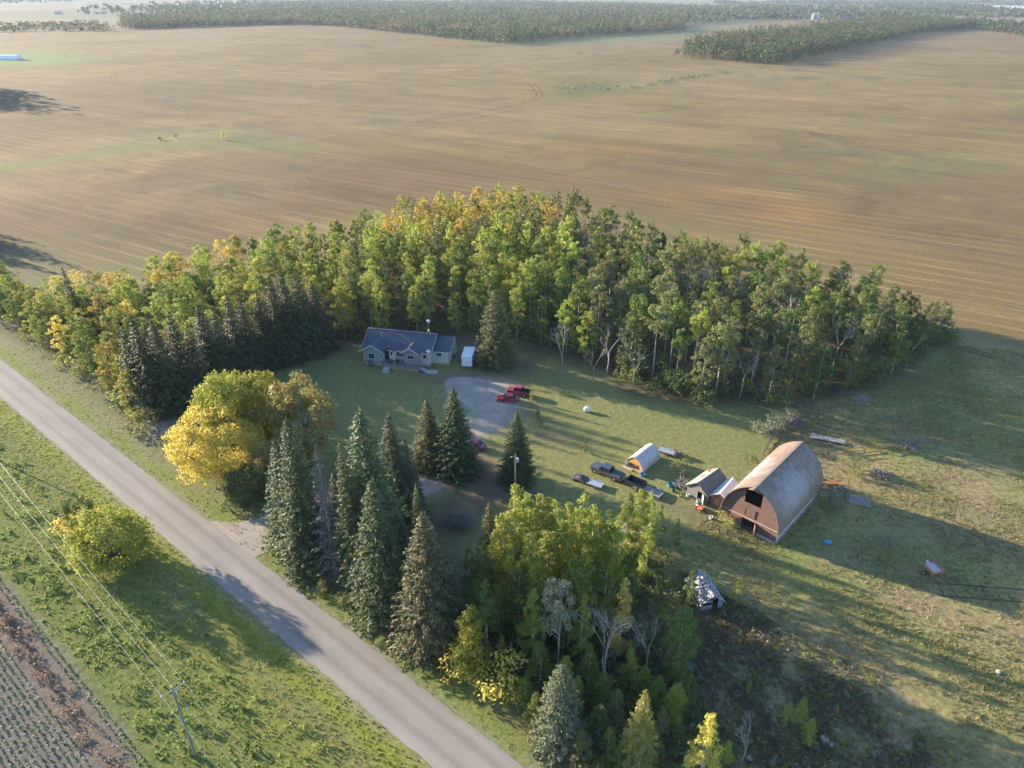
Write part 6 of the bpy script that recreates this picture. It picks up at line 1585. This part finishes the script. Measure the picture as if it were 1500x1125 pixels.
# blue tarp bundle by the house and two white pots
o = thing("tarp_bundle", "blue tarp bundle at the end wall of the house facing the white trailer", "tarp bundle", tuple(G(661, 524)))
b = MB(); rings = []
for z, r in ((0, .7), (.5, .85), (1.0, .7), (1.4, .35), (1.5, .1)): rings.append([Vector((r * (1 + .2 * math.sin(3 * a + z * 3)) * math.cos(a), r * .8 * math.sin(a), z)) for a in [k * math.pi / 6 for k in range(12)]])
b.loft(rings); b.build("tarp", mat("blue_tarp", (.07, .12, .34), (.06, .1, .28), rough=.5), o)
tub("white flower pot on the lawn by the house's stone gable", (539, 533), .3, .5, WHITE, "flower_pot", "pot")
tub("white flower pot on the lawn below the deck railing", (596, 538), .3, .5, WHITE, "flower_pot", "pot")
for px, w, lab in (((541, 536), 1.1, "low dark shrub under the stone gable window"), ((583, 535), 1.3, "dark shrub beside the deck steps"), ((646, 531), 1.2, "dark shrub between the side steps and the end wall"), ((572, 536), 1.0, "small dark shrub between deck steps and stone gable")):
    plant_px("shrub", SHRUB[1], L_DARK, px, px[1] - 9, lab, "shrub", wide=w)
# mailbox
o = thing("mailbox", "grey mailbox on a post at the driveway mouth", "mailbox", tuple(G(338, 750)), heading(40))
b = MB(); b.box((0, 0, .55), (.12, .12, 1.1)); b.build("post", W_GREY, o)
b = MB(); b.extrude([(-.32, -.16, 1.1), (-.32, .16, 1.1), (-.32, .16, 1.28), (-.32, .1, 1.4), (-.32, 0, 1.44), (-.32, -.1, 1.4), (-.32, -.16, 1.28)], (.64, 0, 0)); b.build("box", STEEL, o)
b = MB(); b.box((.1, -.18, 1.4), (.03, .02, .3)); b.build("flag", P_RED, o)

# ---------------------------------------------------------------- poles and wires
POLE = mat("pole_wood", (.30, .27, .24), (.22, .195, .17), rough=.9, scale=2, stretch=(1, 1, .3)); POLEG = mat("treated_pole", (.20, .235, .20), (.15, .17, .15), rough=.9, scale=2)
def power_pole(label, loc, h, wire_az=132.0):
    o = thing("power_pole", label, "power pole", (loc[0], loc[1], 0), heading(wire_az))
    b = MB(); b.tube([(0, 0, -.2), (0, 0, h)], [.16, .11], 10); b.build("pole", POLEG, o)
    b = MB(); b.box((0, .13, h - .35), (.11, .1, 2.5), rx=math.pi / 2) if False else b.bar((.14, -1.25, h - .35), (.14, 1.25, h - .35), .1, .12); b.build("crossarm", POLE, o)
    b = MB(); b.bar((.14, -.7, h - .35), (.12, 0, h - 1.05), .04); b.bar((.14, .7, h - .35), (.12, 0, h - 1.05), .04); b.build("brace", STEEL, o)
    for y, z in ((-1.2, h - .27), (1.2, h - .27), (0, h + .02)):
        b = MB(); b.lathe([(0, 0), (.05, 0), (.05, .06), (.08, .08), (.06, .12), (.08, .15), (.05, .2), (0, .2)], (.14 if y else 0, y, z), 10); b.build("insulator", mat("porcelain", (.7, .7, .7), (.62, .62, .62), rough=.25) if "porcelain" not in bpy.data.materials else bpy.data.materials["porcelain"], o)
    return o
pp = G(286, 1106); wd_ = az(132.0); side = az(42.0)
spots = [pp - wd_ * 95, pp, pp + wd_ * 95]
for i, p in enumerate(spots):
    power_pole(["power pole farther up the road verge", "greenish wooden power pole with crossarm on the road verge", "power pole farther down the road verge"][i], p, 11.4)
WIRE = mat("aluminium_wire", (.42, .42, .41), (.36, .36, .35), rough=.35, metal=.5)
for k, (off, z) in enumerate(((-1.2, 11.35), (0, 11.65), (1.2, 11.35))):
    b = MB()
    for s0 in (0, 1):
        A, B = spots[s0] - side * (-off) + Vector((0, 0, z)) + wd_ * .14, spots[s0 + 1] - side * (-off) + Vector((0, 0, z)) + wd_ * .14
        pts = []
        for j in range(25):
            t = j / 24; q = A.lerp(B, t); q.z -= 1.3 * 4 * t * (1 - t); pts.append(q)
        b.tube(pts, .011, 5)
    b.build("power_line", WIRE); o = bpy.data.objects[-1] if False else [x for x in COL.objects if x.name.startswith("power_line")][-1]
    tag(o, ["power line wire on the crop side of the crossarm", "power line wire over the pole top", "power line wire on the road side of the crossarm"][k], "wire")
o = thing("yard_light_pole", "wooden yard pole with lamp and transformer beside the single spruce", "light pole", tuple(G(755, 735)), heading(60))
b = MB(); b.tube([(0, 0, -.2), (0, 0, 9.6)], [.15, .11], 9); b.build("pole", POLE, o)
b = MB(); b.lathe([(0, 0), (.2, 0), (.22, .1), (.22, .7), (.18, .78), (0, .8)], (.34, 0, 8.0), 12); b.build("transformer", mat("pale_grey_paint", (.6, .62, .63), (.55, .56, .57), rough=.4), o)
b = MB(); b.bar((0, 0, 9.2), (-.7, 0, 9.4), .05); b.lathe([(0, 0), (.16, .02), (.1, .14), (0, .16)], (-.75, 0, 9.28), 10); b.build("lamp", STEEL, o)

# ---------------------------------------------------------------- fences
def fence(label, pix, post_gap=2.4, h=1.25, rails=3, m=W_GREY, name="rail_fence", seed=0, broken=0.1):
    rf_ = random.Random(seed); P = PX(*pix); o = thing(name, label, "fence", tuple(P[0])); O = P[0]
    for i in range(len(P) - 1):
        d = P[i + 1] - P[i]; n = max(1, round(d.length / post_gap))
        for j in range(n + (i == len(P) - 2)):
            p = P[i] + d * (j / n) - O; t = Vector((rf_.uniform(-.08, .08), rf_.uniform(-.08, .08), 0))
            b = MB(); b.tube([p + Vector((0, 0, -.1)), p + t + Vector((0, 0, h + .1))], .08, 6); b.build("post", m, o)
        for j in range(n):
            a, c = P[i] + d * (j / n) - O, P[i] + d * ((j + 1) / n) - O
            for k in range(rails):
                if rf_.random() < broken: continue
                z = h * (k + .7) / rails; b = MB(); b.bar(a + Vector((0, 0, z + rf_.uniform(-.06, .06))), c + Vector((0, 0, z + rf_.uniform(-.06, .06))), .05, .15); b.build("rail", m, o)
    return o
fence("grey plank fence running through the poplar thicket", [(748, 948), (800, 912), (850, 878), (888, 850)], 3.0, 1.3, 3, W_GREY, seed=1, broken=0)
fence("short rail fence between the thicket and the barn", [(984, 772), (1010, 784), (1034, 796)], 2.2, 1.0, 2, W_GREY, seed=2, broken=0)
fence("overgrown corral fence climbing from the barn toward the woods", [(1118, 668), (1128, 648), (1152, 628), (1198, 602)], 2.4, 1.4, 3, W_DARK, seed=3)
fence("broken rail fence across the pasture behind the barn", [(1200, 728), (1232, 728)], 2.6, 1.1, 2, W_WHITE, seed=4, broken=0)
fence("low sagging rail fence in the shaded pasture", [(1240, 668), (1290, 662), (1340, 652), (1420, 640)], 4.0, .9, 2, W_DARK, seed=5, broken=.35)
fence("old fence along the pasture end of the woods", [(1400, 512), (1440, 522), (1500, 538)], 5.0, 1.1, 2, W_DARK, seed=6, broken=.3)
fence("low plank pen at the front corner of the barn", [(1052, 776), (1064, 783), (1080, 790)], 1.6, .9, 3, W_DARK, seed=7, broken=0)
# pale boulders in the pasture corner
for i, (px, r) in enumerate((((1208, 1084), .45), ((1218, 1092), .3), ((1098, 1112), .3), ((1462, 985), .35))):
    rb = random.Random(i); bm = bmesh.new(); bmesh.ops.create_icosphere(bm, subdivisions=2, radius=r)
    for v in bm.verts: v.co *= rb.uniform(.78, 1.1); v.co.z *= .6; v.co.x *= 1.3
    me = bpy.data.meshes.new("boulder"); bm.to_mesh(me); bm.free(); me.materials.append(bpy.data.materials.get("pale_stone") or mat("pale_stone", (.36, .33, .29), (.26, .24, .21), rough=.9, bump=.3))
    o = link(bpy.data.objects.new("boulder", me)); o.location = G(*px) + Vector((0, 0, r * .2)); o.rotation_euler = (0, 0, rb.uniform(0, 6))
    tag(o, "pale boulder lying in the brown grass of the pasture", "boulder", "pale boulders in the pasture")
# ---------------------------------------------------------------- haze
hb = MB(); hb.box((0, 7500, 42), (34000, 18200 + 0, 86))
m, nt, b, out = nt_new("evening_haze")
nt.nodes.remove(b)
pv = node(nt, "ShaderNodeVolumePrincipled")
pv.inputs["Color"].default_value = (0.50, 0.60, 0.80, 1); pv.inputs["Density"].default_value = 0.00006; pv.inputs["Anisotropy"].default_value = 0.0
nt.links.new(pv.outputs[0], out.inputs["Volume"])
hz = hb.build("haze", m); tag(hz, "thin evening haze over the farmland", "haze", kind="stuff")
